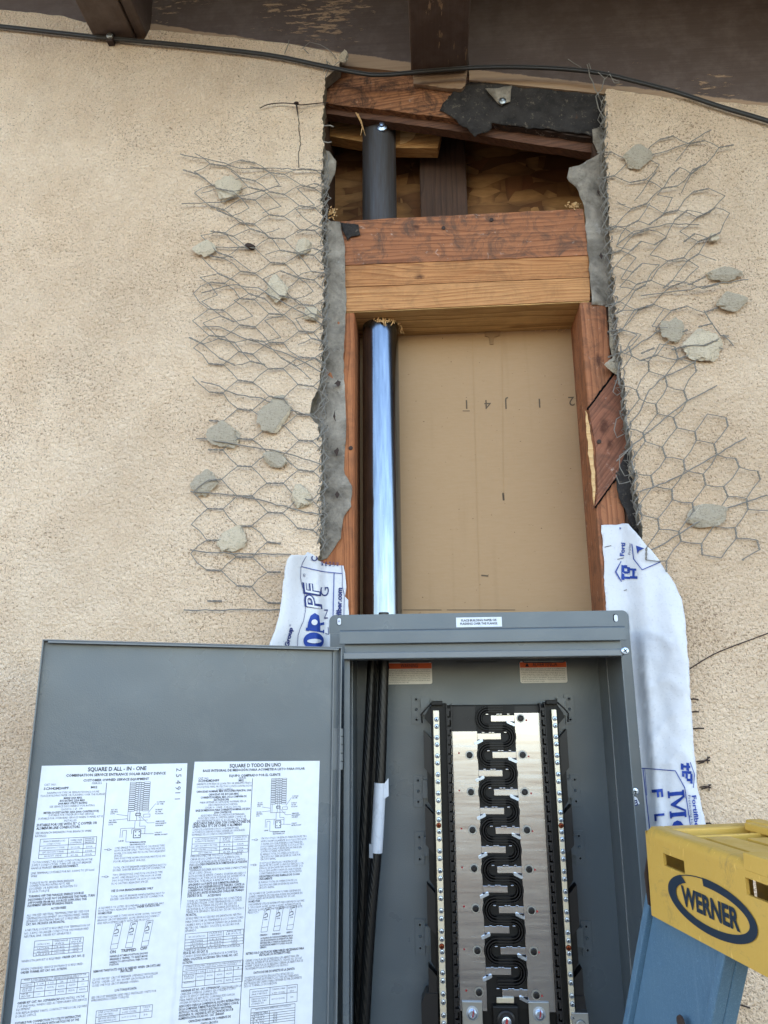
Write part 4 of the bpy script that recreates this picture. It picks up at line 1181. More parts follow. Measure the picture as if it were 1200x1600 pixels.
class Lab:
    """printed sheet on the door; crop coordinates (u, v) with photo px = ox+u/3.72, oy+v/3.72"""
    def __init__(s, ox, oy, quad):
        s.ox, s.oy = ox, oy; s.mb = MB()
        s.q = [s.P(u, v, .0004) for u, v in quad]
        s.mb.prism(s.q, -DN * .0003, 0)
    def px(s, u, v): return s.ox + u / 3.72, s.oy + v / 3.72
    def P(s, u, v, off=.0006): return DP(*s.px(u, v), off)
    def T(s, u0, v, u1, text, bold=0, h=11):
        a = s.P(u0, v); b = s.P(u1, v)
        wd = abs(duv(b)[0] - duv(a)[0])
        put_text(s.mb, text, a, -DE, DU, h / 3.72 / 1200 * abs((a - CAM_POS).dot(CM @ Vector((0, 0, -1)))), width=wd, bold=.028 if bold else 0.0, res=2 if h > 14 else 1)
    def L(s, a, b, w_=.0005): line3(s.mb, s.P(*a), s.P(*b), DN, w_)
    def box(s, u0, v0, u1, v1, w_=.0004):
        """rectangle square with the sheet"""
        a = duv(s.P(u0, v0)); b = duv(s.P(u1, v1))
        c = [DW(x, y, .0006) for x, y in ((a[0], a[1]), (b[0], a[1]), (b[0], b[1]), (a[0], b[1]))]
        for i in range(4): line3(s.mb, c[i], c[(i + 1) % 4], DN, w_)
    def table(s, tl, br, cols, rows, cells=(), head=1):
        """tl,br crop points; verticals at fractions"""
        a = duv(s.P(*tl)); b = duv(s.P(*br))
        def p(f, g): return DW(a[0] + (b[0] - a[0]) * f, a[1] + (b[1] - a[1]) * g, .0006)
        for g in rows: line3(s.mb, p(0, g), p(1, g), DN, .00045)
        for f, g0 in cols: line3(s.mb, p(f, g0), p(f, 1), DN, .00045)
        W_ = abs(b[0] - a[0]); H_ = abs(b[1] - a[1])
        for f0, f1, g, t_ in cells:
            q = p(f0, g)
            put_text(s.mb, t_, q, -DE, DU, .0017, width=(f1 - f0) * W_, res=1)
    def breaker(s, u, v, on):
        """tall narrow breaker drawing"""
        a = duv(s.P(u, v))
        def p(x, y): return DW(a[0] - x, a[1] + y, .0006)
        sh = .006
        def seg(pts, w_=.0004):
            for i in range(len(pts) - 1): line3(s.mb, p(*pts[i]), p(*pts[i + 1]), DN, w_)
        seg([(0, 0), (.004, .026), (.0115, .0265), (.0075, 0), (0, 0)])
        seg([(.0008, .005), (.0083, .0053)]); seg([(.003, .018), (.0055, .0195), (.005, .023), (.008, .024)])
        seg([(.0028, .0155), (.0075, .0165), (.007, .020), (.004, .0195)], .0008)
        put_text(s.mb, on, p(.0052, .0235), -DE, DU, .0016, width=.0042, bold=.03, res=1)
        put_text(s.mb, '15A', p(.0036, .0128), -DE, DU, .0014, width=.004, bold=.03, res=1)
    def diagram(s, u0, v0, u1, v1):
        a = duv(s.P(u0, v0)); b = duv(s.P(u1, v1))
        def p(f, g): return DW(a[0] + (b[0] - a[0]) * f, a[1] + (b[1] - a[1]) * g, .0006)
        n = 15
        def seg(pts, w_=.0004):
            for i in range(len(pts) - 1): line3(s.mb, p(*pts[i]), p(*pts[i + 1]), DN, w_)
        for k in range(n):
            g0, g1 = k / n, (k + .8) / n
            for f0, f1 in ((0, .3), (.7, 1)): seg([(f0, g0), (f1, g0), (f1, g1), (f0, g1), (f0, g0)])
            seg([(.3, g0 + .02), (.42, g0 + .02)], .0007); seg([(.58, g0 + .02), (.7, g0 + .02)], .0007)
            seg([(.44, g0 + .01), (.56, g0 + .01)], .0006)
        seg([(.44, 0), (.44, 1.3), (.38, 1.3), (.38, 1.55)]); seg([(.56, 0), (.56, 1.2), (.62, 1.2), (.62, 1.5), (.9, 1.5), (.9, 1.75)])
        seg([(.38, 1.06), (.62, 1.06), (.62, 1.14), (.38, 1.14), (.38, 1.06)], .0007)
        seg([(0, .98), (0, 1.3), (1, 1.3)]); seg([(.1, .98), (.1, 1.3)])
        seg([(.78, 1.1), (1.1, 1.1), (1.1, 1.2), (.78, 1.2), (.78, 1.1)])
        for k, g in enumerate((1.02, 1.3)): seg([(-.55, g + .1 * (1 - k) - .05), (-.02, 1.13 + .1 * k)])
        seg([(1.0, 1.05), (1.35, .75)]); seg([(.62, 1.15), (1.0, 1.4), (1.35, 1.4)])
        seg([(.25, 1.75), (.25, 1.58), (.9, 1.58)]); seg([(.0, 1.85), (.0, 1.62), (-.2, 1.62), (-.2, 1.85)]); seg([(-.3, 1.85), (-.3, 1.55), (.4, 1.55)])
        seg([(.35, 1.62), (.7, 1.62), (.7, 1.88), (.35, 1.88), (.35, 1.62)], .0008)
        for f, g in ((.42, 1.68), (.6, 1.68), (.42, 1.8), (.6, 1.8)): seg([(f, g), (f + .06, g)], .0012)
        seg([(.7, 1.75), (1.35, 1.77)]); seg([(.0, 1.85), (.0, 2.0), (.6, 2.02)])
        for f, g, t_, w_ in ((-.85, .93, 'X1 X2', .32), (-.85, 1.0, 'NEUTRAL', .36), (-.85, 1.06, 'LUG', .2), (-.9, 1.28, 'X1 X2', .32), (-.9, 1.35, 'NEUTRAL', .4), (-.9, 1.42, 'LUG', .2),
                             (1.4, .72, '12 SPACE', .4), (1.4, .79, '24 CIR', .35), (1.35, .98, '30 SPACE', .35), (1.35, 1.05, '42 CIR', .3), (1.35, 1.12, 'PLUG-ON', .4),
                             (1.4, 1.38, 'SERVICE', .45), (1.4, 1.45, 'DISCONNECT', .55), (1.4, 1.52, '200A MAX', .4), (1.4, 1.76, 'UTILITY', .35), (1.4, 1.83, 'METER SOCKET', .65),
                             (-.35, 1.98, 'LINE', .25), (.2, 2.05, 'BONDING JUMPER', .8), (.2, 2.12, 'GROUNDING LUG', .75)):
            put_text(s.mb, t_, p(f, g), -DE, DU, .0013, width=w_ * abs(b[0] - a[0]), bold=.03, res=1)

E1 = Lab(0, 1170, [(243, 99), (1089, 84), (1001, 1900), (25, 1905)])
TX = [
 (510,131,850,'SQUARE D ALL - IN - ONE',1,21),(383,163,962,'COMBINATION SERVICE ENTRANCE SOLAR READY DEVICE',1,14),(483,191,865,'CUSTOMER OWNED SERVICE EQUIPMENT',1,13),
 (256,216,328,'CAT. NO.',0,12),(533,206,592,'SERIES',0,11),(253,239,398,'SC3042M200PF',1,13),(528,230,565,'M02',1,12),
 (275,263,575,'RAINPROOF TYPE 3R SEMI-FLUSH ENCLOSURE'),(237,280,608,'PLACE BUILDING PAPER OR FLASHING OVER THE FLANGE'),(370,293,478,'MAINS 200A MAX.',1),(347,309,495,'BUS RATING 225A MAX.',1),
 (337,325,506,'200A MAX UTILITY RATING',1),(288,343,548,'SEE SERVICE DISCONNECT FOR RATING'),(355,358,480,'120/240 V~ 1 \u00d8 - 3W'),(253,379,573,'METER SOCKET RATED 225A (200A CONTINUOUS)',1),
 (282,393,543,'SUITABLE FOR UNDERGROUND SERVICE'),(222,413,596,'SUITABLE FOR OVERHEAD SERVICE WHEN TUNNEL KIT IS'),(373,424,445,'INSTALLED'),
 (212,452,563,'SUITABLE FOR USE WITH 75\u00b0 C COPPER OR',1,14),(210,471,465,'ALUMINUM LINE CONDUCTORS.',1,14),(206,497,530,'SEE BRANCH BREAKERS FOR BRANCH WIRE',0,12),(205,515,270,'RATINGS:',0,12),
 (188,668,535,'TO DISCONNECT ALL LOAD CONDUCTORS FROM THE',0,12),(184,685,530,'SUPPLY CONDUCTORS, TURN OFF CIRCUIT BREAKER',0,12),(181,702,302,'HANDLE MARKED',0,12),(306,694,455,'SERVICE DISCONNECT.',1,12),
 (180,731,545,'LINE TERMINALS SUITABLE FOR NO. 4 AWG TO 250 kcmil',0,12),(178,748,215,'WIRE',0,12),(173,788,428,'TORQUE NOTE: WHEN MAIN BREAKER',0,12),(171,804,405,'CONNECTOR MOUNTING NUTS ARE',0,12),
 (169,821,447,'LOOSENED OR REMOVED, RETIGHTEN TO',0,12),(168,838,285,'75 LB-IN TORQUE',0,12),(165,866,484,'TURNING OFF THE PARALLEL ENERGY SOURCE',1,12),(162,885,547,'DISCONNECT DOES NOT DE-ENERGIZE THIS PANEL. TURN',1,12),
 (161,903,502,'OFF POWER FROM ALL SOURCES SUPPLYING THIS',1,12),(160,919,422,'EQUIPMENT BEFORE WORKING INSIDE.',1,12),(295,935,383,'ACCESORIES',1,12),(155,976,515,'ALL UNUSED NEUTRAL TERMINALS MAY BE USED FOR',0,12),
 (153,994,512,'TERMINATING EQUIPMENT GROUNDING WIRES. WHEN',0,12),(151,1011,514,'SEPARATE GROUNDING BAR KIT IS REQUIRED, ORDER',0,12),(149,1028,375,'CAT. NO. PK15GTA OR PK18GTAL',1,12),
 (144,1062,519,'A NEUTRAL LUG KIT IS REQUIRED FOR TERMINATION OF',0,12),(142,1081,512,'NO. 3 AWG OR LARGER CONDUCTOR ON PANELBOARD',0,12),(140,1099,413,'NEUTRAL BAR. ORDER KIT SEPARATELY.',0,12),
 (124,1243,355,'WHEN 5TH JAW KIT IS REQUIRED:',0,12),(360,1219,488,'ORDER CAT. NO. 5J',1,12),(120,1290,480,'WHEN OVERHEAD SERVICE ENTRANCE IS REQUIRED:',0,12),(118,1309,387,'ORDER TUNNEL KIT CAT. NO. SCTKP30.',1,12),
 (100,1487,345,'ORDER KIT CAT. NO. SCFVRAINCAP',1,12),(350,1460,490,'AND INSTALL ON THE',0,12),(98,1507,500,'TOP ENDWALL WHEN USED AS TEMPORARY SITE SERVICE',0,12),(95,1525,175,'EQUIPMENT',0,12),
 (92,1546,500,'FOR REPLACEMENT PARTS, CONTACT THE LOCAL SQUARE',0,12),(90,1564,210,'D SALES OFFICE.',0,12),(85,1604,465,'SUITABLE FOR CONNECTION TO UTILITY INTERACTIVE',1,12),(82,1624,455,'INVERTERS IN ACCORDANCE WITH ARTICLE 705 OF THE',1,12),
 (667,583,955,'ONE SINGLE POLE, ONE PLUG ON SPACE TYPE'),(665,599,957,'HOM OR HOMP ONLY. TWO POLE TYPE HOM OR'),(664,615,960,'HOMA (110-125A) MAY PLUG-ON TWO ADJACENT'),(663,629,712,'SPACES.'),
 (662,645,958,'TWO POLE TYPE HOMA (150-200A) MAY PLUG ON'),(660,662,845,'FOUR ADJACENT SPACES.'),(658,698,965,'TOTAL CIRCUIT BREAKER HANDLE RATING NOT TO'),(656,713,960,'EXCEED 160A PER BRANCH CIRCUIT CONNECTOR.'),
 (654,740,943,'TWO SINGLE POLE, ONE PLUG ON SPACE TYPE'),(652,757,938,'HOMT. ONE SINGLE POLE TYPE HOM OR HOMP.'),(650,774,935,'TWO POLE TYPE HOMT OR HOM (15-100A) MAY'),(648,791,862,'PLUG ON TWO ADJACENT SPACES.'),
 (646,833,890,'USE 15-100A BRANCH BREAKERS ONLY',1,12),(643,866,955,'TOTAL CIRCUIT BREAKER HANDLE RATING NOT TO'),(641,882,950,'EXCEED 160A PER BRANCH CIRCUIT CONNECTOR.'),
 (572,932,950,'A SQUARE D UL LISTED SECONDARY SURGE ARRESTER MAY'),(571,949,790,'PLUG ON TWO ADJACENT SPACES.'),(795,925,930,'ORDER CATALOG NO.',1),(570,964,650,'HOM2175SB',1),
 (568,987,935,'USE ONLY SQUARE D TYPES HOM, HOMP, HOMA, OR HOMT'),(567,1004,925,'BRANCH CIRCUIT BREAKERS, QOM2 SERVICE DISCONNECT'),(565,1021,870,'AND REPLACEMENT PARTS WITH THIS PRODUCT.'),
 (638,1190,672,'ON',1,15),(702,1183,790,'TRIPPED',1,15),(815,1170,855,'OFF',1,15),(638,1213,858,'HANDLE AT MID-POSITION SHOWS',1,10),(638,1230,856,'BREAKER IS TRIPPED. TO RESET MOVE',1,10),(637,1247,855,'HANDLE TO OFF POSITION, THEN TO ON',1,10),(636,1262,690,'POSITION.',1,10),
 (543,1302,930,'REMOVE TWISTOUTS ONLY AS NEEDED WHEN CIRCUITS ARE',1,12),(700,1300,773,'INSTALLED',1,12),(537,1349,915,'CLOSE UNUSED CIRCUIT BREAKER OPENINGS WITH FILLER',0,12),(535,1367,885,'PLATES. ORDER CAT. NO. HOMFP. EACH FILLER PLATE',0,12),(533,1385,805,'CLOSES ONE POLE CIRCUIT BREAKER OPENING.',0,12),
 (667,1411,793,'LUG TORQUE DATA',1,12),(530,1454,905,'SEE CIRCUIT BREAKERS AND FIELD INSTALLED UNITS FOR',0,12),(528,1471,750,'WIRE BINDINGS SCREW TORQUES.',0,12)]
for t_ in TX: E1.T(t_[0], t_[1], t_[2], t_[3], *(t_[4:]))
E1.L((620, 197), (478, 1880), .0006)
E1.table((235, 526), (553, 620), ((0, 0), (.50, 0), (.77, 0), (1, 0)), (0, .36, .6, .8, 1), ((.06, .44, .17, 'BRANCH BREAKER LOAD'), (.12, .36, .31, 'CONDUCTORS'), (.53, .74, .17, 'WIRE SIZE'), (.53, .74, .3, 'COPPER/AL'), (.8, .96, .12, 'MAX'), (.8, .96, .22, 'BRANCH'), (.8, .96, .33, 'BREAKER'), (.06, .44, .52, 'LEFT SIDE WITHOUT TUNNEL'), (.06, .44, .74, 'LEFT SIDE WITH TUNNEL'), (.1, .4, .94, 'RIGHT SIDE'), (.55, .72, .55, '3/0 CU/AL'), (.56, .7, .77, '#6 CU'), (.56, .7, .96, '60 AL'), (.82, .94, .55, '200A'), (.82, .94, .77, '100A'), (.82, .94, .96, '60A')))
E1.table((202, 1118), (478, 1180), ((0, 0), (.37, 0), (.72, 0), (1, 0)), (0, .4, .6, .8, 1), ((.05, .32, .3, 'CATALOG NO.'), (.4, .68, .17, 'WIRE RANGE'), (.42, .6, .34, 'AWG'), (.76, .96, .17, 'TORQUE'), (.76, .96, .33, 'IN-LB'), (.07, .3, .57, 'LK70AN'), (.07, .3, .77, 'LK100AN'), (.05, .33, .96, 'LK225'), (.42, .62, .57, '14-2/0'), (.42, .64, .77, '6-250 CU/AL'), (.42, .64, .96, '6-300 CU/AL'), (.8, .92, .57, '70A'), (.8, .92, .77, '125A'), (.8, .92, .96, '250A')))
E1.table((124, 1340), (508, 1412), ((0, 0), (.2, .22), (.36, .22), (.52, .22), (.68, .22), (.84, .22), (1, 0)), (0, .22, .42, .72, 1), ((.04, .96, .1, 'WHEN A HUB IS REQUIRED FOR SERVICE ENTRANCE THROUGH THE'), (.15, .85, .2, 'BOTTOM ENDWALL, ORDER HUB SEPARATELY'), (.03, .17, .37, 'CONDUIT'), (.24, .33, .37, '1 1/4'), (.4, .48, .37, '1 1/2'), (.57, .63, .37, '2'), (.72, .8, .37, '2 1/2'), (.89, .94, .37, '3'), (.03, .17, .55, 'ADAPTER'), (.03, .17, .66, 'PLATE AND'), (.03, .12, .82, 'HUB'), (.03, .16, .94, 'RECEP'), (.23, .33, .6, 'A125L'), (.39, .49, .6, 'A150L'), (.55, .65, .6, 'A200L'), (.71, .81, .6, 'A250'), (.55, .65, .88, 'A200L'), (.71, .81, .88, 'A250L'), (.87, .97, .88, 'A300L'), (.26, .3, .88, '-'), (.42, .46, .88, '-'), (.9, .94, .6, '-')))
E1.table((560, 1524), (882, 1560), ((0, 0), (.42, 0), (.78, 0), (1, 0)), (0, .5, 1), ((.04, .38, .2, 'LINE LUGS (PHASE'), (.04, .3, .4, 'AND NEUTRAL)'), (.04, .36, .7, 'SERVICE GROUND'), (.04, .36, .9, 'GROUNDING LUG'), (.46, .72, .2, 'WIRE RANGE'), (.46, .72, .42, '6-350 CU/AL'), (.82, .96, .2, 'TORQUE'), (.84, .94, .42, '250'), (.46, .72, .8, '14-1/0 CU 12-1/0 AL'), (.85, .92, .8, '50')))
E1.diagram(758, 195, 862, 362)
for u, v in ((640, 1165), (728, 1157), (820, 1148)): E1.breaker(u, v, {640: 'ON', 728: 'ON', 820: 'ON'}[u])
for u, v in ((605, 586), (590, 744)):
    E1.L((u, v), (u + 18, v)); E1.box(u + 20, v - 4, u + 34, v + 4); E1.L((u + 34, v), (u + 44, v))
for i, ch in enumerate('254911'):
    a = E1.P(1026 - i * 2.0, 112 + i * 35.6)
    put_text(E1.mb, ch, a, -DU, -DE, .0062, bold=-.004, res=2)
lab1 = tag(E1.mb.build('door_label', [M['paper'], M['print']], dr), 'white English instruction sheet with diagram and stamped number')

S1 = Lab(270, 1170, [(127, 75), (854, 70), (801, 1880), (-48, 1890)])
TX = [
 (330,109,628,'SQUARE D TODO EN UNO',1,19),(175,135,768,'BASE INTEGRAL DE MEDICI\u00d3N PARA ACOMETIDA LISTO PARA SOLAR',1,13),(328,164,625,'EQUIPO COMPRADO POR EL CLIENTE',1,13),
 (148,179,210,'CAT. NO.',0,12),(383,175,425,'SERIE',0,11),(148,194,269,'SC3042M200PF',1,13),(383,190,412,'M02',1,12),
 (137,212,458,'GABINETE A PRUEBA DE LLUVIA TIPO 3R SEMI-EMPOTRADO'),(139,229,458,'COLOQUE EL PAPEL PROTECTOR O JUNTA CONTRA AGUA'),(252,243,348,'SOBRE LA BRIDA'),(137,256,456,'CAPACIDAD NOMINAL MAX. DE LA LINEA PRINCIPAL: 200A',1),
 (208,272,384,'CAPACIDAD DEL BUS 225A MAX.',1),(162,290,428,'CORRIENTE NOMINAL MAX. DE LA COMPA\u00d1IA DE',1),(238,302,326,'ELECTRICIDAD 200A',1),(158,319,426,'PARA OBTENER LA CAPACIDAD NOMINAL VEA LA'),(208,333,376,'DESCONEXI\u00d3N DE ACOMETIDA'),
 (188,349,394,'120/240 V~ 1 FASE - 3 HILOS, 50/60 Hz'),(133,366,448,'BASE DE MEDICION PARA CORRIENTE NOMINAL DE 225A',1),(240,377,340,'(200A CONTINUOS)',1),(163,395,416,'ADECUADO PARA ACOMETIDA SUBTERRANEA'),(147,410,424,'ADECUADO PARA ACOMETIDA AEREA CUANDO SE'),(140,426,430,'ENCUENTRE INSTALADO EL ACCESORIO TIPO TUNEL'),
 (118,443,448,'ADECUADO PARA USAR CON CONDUCTORES DE',1,14),(116,460,402,'L\u00cdNEA PARA 75\u00b0C DE COBRE O ALUMINIO',1,14),(115,477,382,'CONSULTE LA INFORMACI\u00d3N DE LOS INTERRUPTORES'),(113,492,418,'AUTOM\u00c1TICOS DERIVADOS PARA OBTENER LAS CAPACIDADES'),(111,507,350,'NOMINALES DE LOS CONDUCTORES DERIVADOS'),
 (103,632,402,'PARA DESCONECTAR TODOS LOS CONDUCTORES DE',0,12),(101,650,388,'CARGA DE LOS CONDUCTORES DE ALIMENTACI\u00d3N,',0,12),(99,667,420,'COLOQUE LA PALANCA DEL INTERRUPTOR AUTOM\u00c1TICO',0,12),(97,683,156,'MARCADA',0,12),(160,678,430,'DESCONEXI\u00d3N DE ACOMETIDA EN LA POSICI\u00d3N',1,12),(97,699,170,'DE ABIERTO.',1,12),
 (95,715,428,'TERMINALES DE L\u00cdNEA ADECUADAS PARA CONDUCTORES',0,12),(93,731,222,'DEL NO. 4 AWG - 250 kcmil',0,12),(92,748,424,'NOTA DE PAR DE APRIETE: CUANDO SE HAYAN AFLOJADO O',0,12),(91,764,420,'RETIRADO LAS TUERCAS DE MONTAJE DEL INTERRUPTOR',0,12),(90,780,380,'PRINCIPAL, VU\u00c9LVALAS A APRETAR A 75 LB-PULG',0,12),
 (89,798,384,'APAGANDO LA FUENTE QUE SUMINISTRA ENERG\u00cdA',1,12),(88,815,416,'PARALELA NO DESENERGIZA ESTE TABLERO. CORTE LA',1,12),(87,832,413,'CORRIENTE DE TODAS LAS FUENTES QUE SUMINISTRAN',1,12),(86,849,413,'ESTE EQUIPO ANTES DE REALIZAR CUALQUIER TRABAJO',1,12),(85,864,172,'DENTRO DE \u00c9L.',1,12),(202,860,280,'ACCESORIOS',1,12),
 (83,893,400,'TODAS LAS TERMINALES DE NEUTRO NO CONECTADAS',0,12),(82,909,400,'SE PUEDEN UTILIZAR COMO TERMINALES DE LOS CABLES',0,12),(81,925,370,'PARA PUESTA A TIERRA DEL EQUIPO. EN CASO DE',0,12),(80,942,384,'NECESITAR EL ACCESORIO DE BARRA DE PUESTA A',0,12),(78,958,412,'TIERRA POR SEPARADO, PIDA EL NO. DE CAT. PK15GTA O',0,12),(76,974,140,'PK18GTAL.',1,12),
 (75,994,398,'SE REQUIERE UN ACCESORIO DE ZAPATA DEL NEUTRO',0,12),(74,1013,408,'PARA CONECTAR LAS TERMINALES A LOS CONDUCTORES',0,12),(73,1032,398,'CALIBRE 3 AWG O DE MAYOR TAMA\u00d1O EN LA BARRA DEL',0,12),(71,1050,386,'NEUTRO DEL TABLERO. SOLICITE EL ACCESORIO POR',0,12),(70,1066,138,'SEPARADO.',0,12),
 (62,1180,392,'CUANDO SE NECESITE UN ACCESORIO DE 5A MORDAZA,',0,12),(60,1196,202,'PIDA EL NO. DE CAT. 5J',1,12),(59,1215,374,'CUANDO SE REQUIERA LA ENTRADA DE ACOMETIDA',0,12),(58,1234,378,'A\u00c9REA, SOLICITE EL ACCESORIO TIPO TUNEL NO. CAT.',1,12),(56,1252,116,'SCTKP30.',1,12),
 (46,1416,272,'ORDENAR KIT NO. CAT. SCFVRAINCAP',1,12),(278,1396,398,'E INSTALARLO EN LA',0,12),(44,1434,364,'CABECERA SUPERIOR CUANDO SEA UTILIZADO COMO',0,12),(42,1451,260,'EQUIPO DE SERVICIO TEMPORAL EN SITIO.',0,12),(40,1469,358,'PARA PARTES DE REPUESTO, COMUNIQUESE CON LA',0,12),(38,1486,290,'OFICINA DE VENTAS LOCAL DE SQUARE D.',0,12),
 (36,1505,386,'ADECUADO PARA LA CONEXI\u00d3N AL EQUIPO INTERACTIVO',1,12),(35,1523,382,'DE LA COMPA\u00d1IA SUMINISTRADORA DE ACUERDO CON EL',1,12),(34,1541,342,'ARTICULO 705 DEL C\u00d3DIGO EL\u00c9CTRICO NACIONAL',1,12),(33,1559,350,'ANSI/NFPA 70. ORDENE EL KIT DE ZAPATAS DE SUB',1,12),(31,1577,296,'ALIMENTACI\u00d3N SOLAR NO. CAT. SR808AF',1,12),(90,1592,335,'CAPACIDAD NOMINAL DE CORRIENTE DE',1,12),(160,1606,262,'CORTO CIRCUITO',1,12),
 (514,527,778,'UN SOLO POLO, UN ESPACIO PARA ENCHUFE TIPO'),(513,544,775,'HOM O HOMP SOLAMENTE. DOS POLOS TIPO HOM'),(512,560,752,'O HOMA (110-125A) PUEDEN CONECTARSE EN'),(511,575,760,'DOS LUGARES ADYACENTES. DOS POLOS TIPO'),(510,590,748,'HOMA (150-200A) PUEDEN ENCHUFARSE EN'),(510,604,684,'CUATRO LUGARES ADYACENTES.'),(509,620,728,'EL RANGO TOTAL DE OPERACI\u00d3N DE LOS'),(508,635,742,'CIRCUITOS NO DEBE EXCEDER DE 160A POR'),(508,649,600,'CIRCUITO RAMAL.'),
 (506,671,722,'DOS POLOS SENCILLOS, UN ESPACIO DE'),(505,686,758,'ENCHUFE TIPO HOMT O UN POLO SENCILLO, UN'),(504,701,755,'ESPACIO DE ENCHUFE TIPO HOM O HOMP. DOS'),(503,717,745,'POLOS TIPO HOMT O HOM (15-100A) PODRAN'),(502,732,750,'CONECTARSE EN DOS LUGARES ADYACENTES.'),(502,749,738,'USE INTERRUPTORES RAMALES DE 15-100A',1),(501,764,578,'UNICAMENTE',1),(500,783,722,'EL RANGO TOTAL DE OPERACI\u00d3N DE LOS'),(499,800,726,'CIRCUITOS NO DEBE EXCEDER DE 160A POR'),(498,815,592,'CIRCUITO RAMAL.'),
 (443,849,742,'UN SQUARE D DE CLASIFICACI\u00d3N UL PARA CADENAS DE'),(442,866,752,'SOBRECORRIENTE SECUNDARIA PUEDE ENCHUFARSE EN'),(441,880,712,'DOS LUGARES ADYACENTES. PIDA EL NO. DE CAT.'),(440,895,506,'HOM2175SB',1),(439,913,764,'UNICAMENTE UTILICE INTERRUPTORES DERIVADOS SQUARE'),(438,930,744,'D TIPOS HOM, HOMP, HOMA O HOMT, INTERRUPTOR DE'),(437,946,752,'SERVICIO QOM2 Y LAS PARTES DE REPUESTO CON ESTE'),(436,960,500,'PRODUCTO.'),
 (505,1089,550,'CERRADO',1,9),(578,1083,626,'DISPARADO',1,9),(660,1073,696,'ABIERTO',1,9),(510,1107,698,'LA PALANCA EN POSICION INTERMEDIA INDICA',1,9),(509,1121,696,'QUE SE HA DISPARADO EL INTERRUPTOR. PARA',1,9),(508,1135,694,'RESTABLECERLO, PONGA LA PALANCA EN LA',1,9),(507,1149,692,'POSICION DE ABIERTO Y LUEGO A LA DE',1,9),(506,1161,545,'CERRADO.',1,9),
 (425,1198,762,'RETIRE SOLO LAS PLACAS REMOVIBLES NECESARIAS PARA',1,12),(503,1206,684,'INSTALAR LOS INTERRUPTORES.',1,12),(422,1240,732,'CIERRE CON PLACAS DE RELLENO LAS ABERTURAS SIN',0,12),(421,1256,752,'USAR DEL INTERRUPTOR AUTOM\u00c1TICO. PIDA EL NO. DE CAT.',0,12),(420,1272,756,'HOMFP. CADA PLACA DE RELLENO CIERRA LA ABERTURA DE',0,12),(419,1288,672,'UN INTERRUPTOR AUTOM\u00c1TICO DE UN POLO.',0,12),
 (470,1309,708,'DATOS DE PAR DE APRIETE DE LA ZAPATA',1,12),(417,1340,700,'CONSULTE LOS DATOS EN LAS ETIQUETAS DE LOS',0,12),(416,1356,730,'INTERRUPTORES AUTOM\u00c1TICOS Y EN LAS UNIDADES',0,12),(415,1372,748,'INSTALADAS EN CAMPO PARA OBTENER EL PAR DE APRIETE',0,12),(414,1388,606,'DE LOS TORNILLOS DE SUJECI\u00d3N.',0,12)]
for t_ in TX: S1.T(t_[0], t_[1], t_[2], t_[3], *(t_[4:]))
S1.L((464, 172), (372, 1860), .0006)
S1.table((114, 518), (436, 600), ((0, 0), (.49, 0), (.72, 0), (1, 0)), (0, .36, .6, .8, 1), ((.05, .45, .14, 'CONDUCTORES DE CARGA DEL'), (.05, .4, .27, 'INTERRUPTOR DERIVADO'), (.53, .68, .12, 'CABLE'), (.53, .68, .22, 'TIPO'), (.53, .68, .33, 'CU/AL'), (.75, .97, .14, 'INTERRUPTOR'), (.75, .95, .27, 'DERIVADO'), (.05, .45, .52, 'LADO IZQUIERDO SIN TUNEL'), (.05, .45, .74, 'LADO IZQUIERDO CON TUNEL'), (.12, .36, .94, 'LADO DERECHO'), (.55, .68, .54, '3/0'), (.55, .68, .77, '#6'), (.55, .68, .96, '60'), (.8, .92, .54, '200A'), (.8, .92, .77, '100A'), (.8, .92, .96, '60A')))
S1.table((73, 1077), (408, 1132), ((0, 0), (.38, 0), (.65, 0), (1, 0)), (0, .4, .6, .8, 1), ((.06, .34, .28, 'NO. DE CATALOGO'), (.4, .62, .14, 'CLASE DE'), (.4, .62, .3, 'CABLE AWG'), (.7, .96, .14, 'APRIETE'), (.7, .96, .3, 'LB-PULG'), (.1, .3, .57, 'LK70AN'), (.1, .3, .77, 'LK100AN'), (.1, .32, .96, 'LK225'), (.42, .62, .57, '14-2/0'), (.42, .62, .77, '6-250'), (.42, .62, .96, '6-300'), (.8, .9, .57, '70A'), (.8, .9, .77, '125A'), (.8, .9, .96, '250A')))
S1.table((60, 1262), (404, 1352), ((0, 0), (.22, .25), (.37, .25), (.53, .25), (.69, .25), (.84, .25), (1, 0)), (0, .25, .42, .74, 1), ((.04, .96, .1, 'CUANDO SE REQUIERA UN RECEPTACULO PARA LA ENTRADA DE'), (.04, .9, .2, 'ACOMETIDA POR LA PARED FINAL INFERIOR, SOLICITELO'), (.03, .2, .38, 'TUBO CONDUIT'), (.25, .34, .38, '1 1/4'), (.4, .5, .38, '1 1/2'), (.58, .63, .38, '2'), (.73, .81, .38, '2 1/2'), (.9, .94, .38, '3'), (.03, .19, .53, 'PLACA'), (.03, .19, .63, 'ADAPTADORA Y'), (.03, .19, .82, 'RECEPTACULO'), (.24, .35, .6, 'A125L'), (.4, .5, .6, 'A150L'), (.56, .66, .6, 'A200L'), (.72, .82, .6, 'A250'), (.56, .66, .9, 'A200L'), (.72, .82, .9, 'A250L'), (.87, .97, .9, 'A300L')))
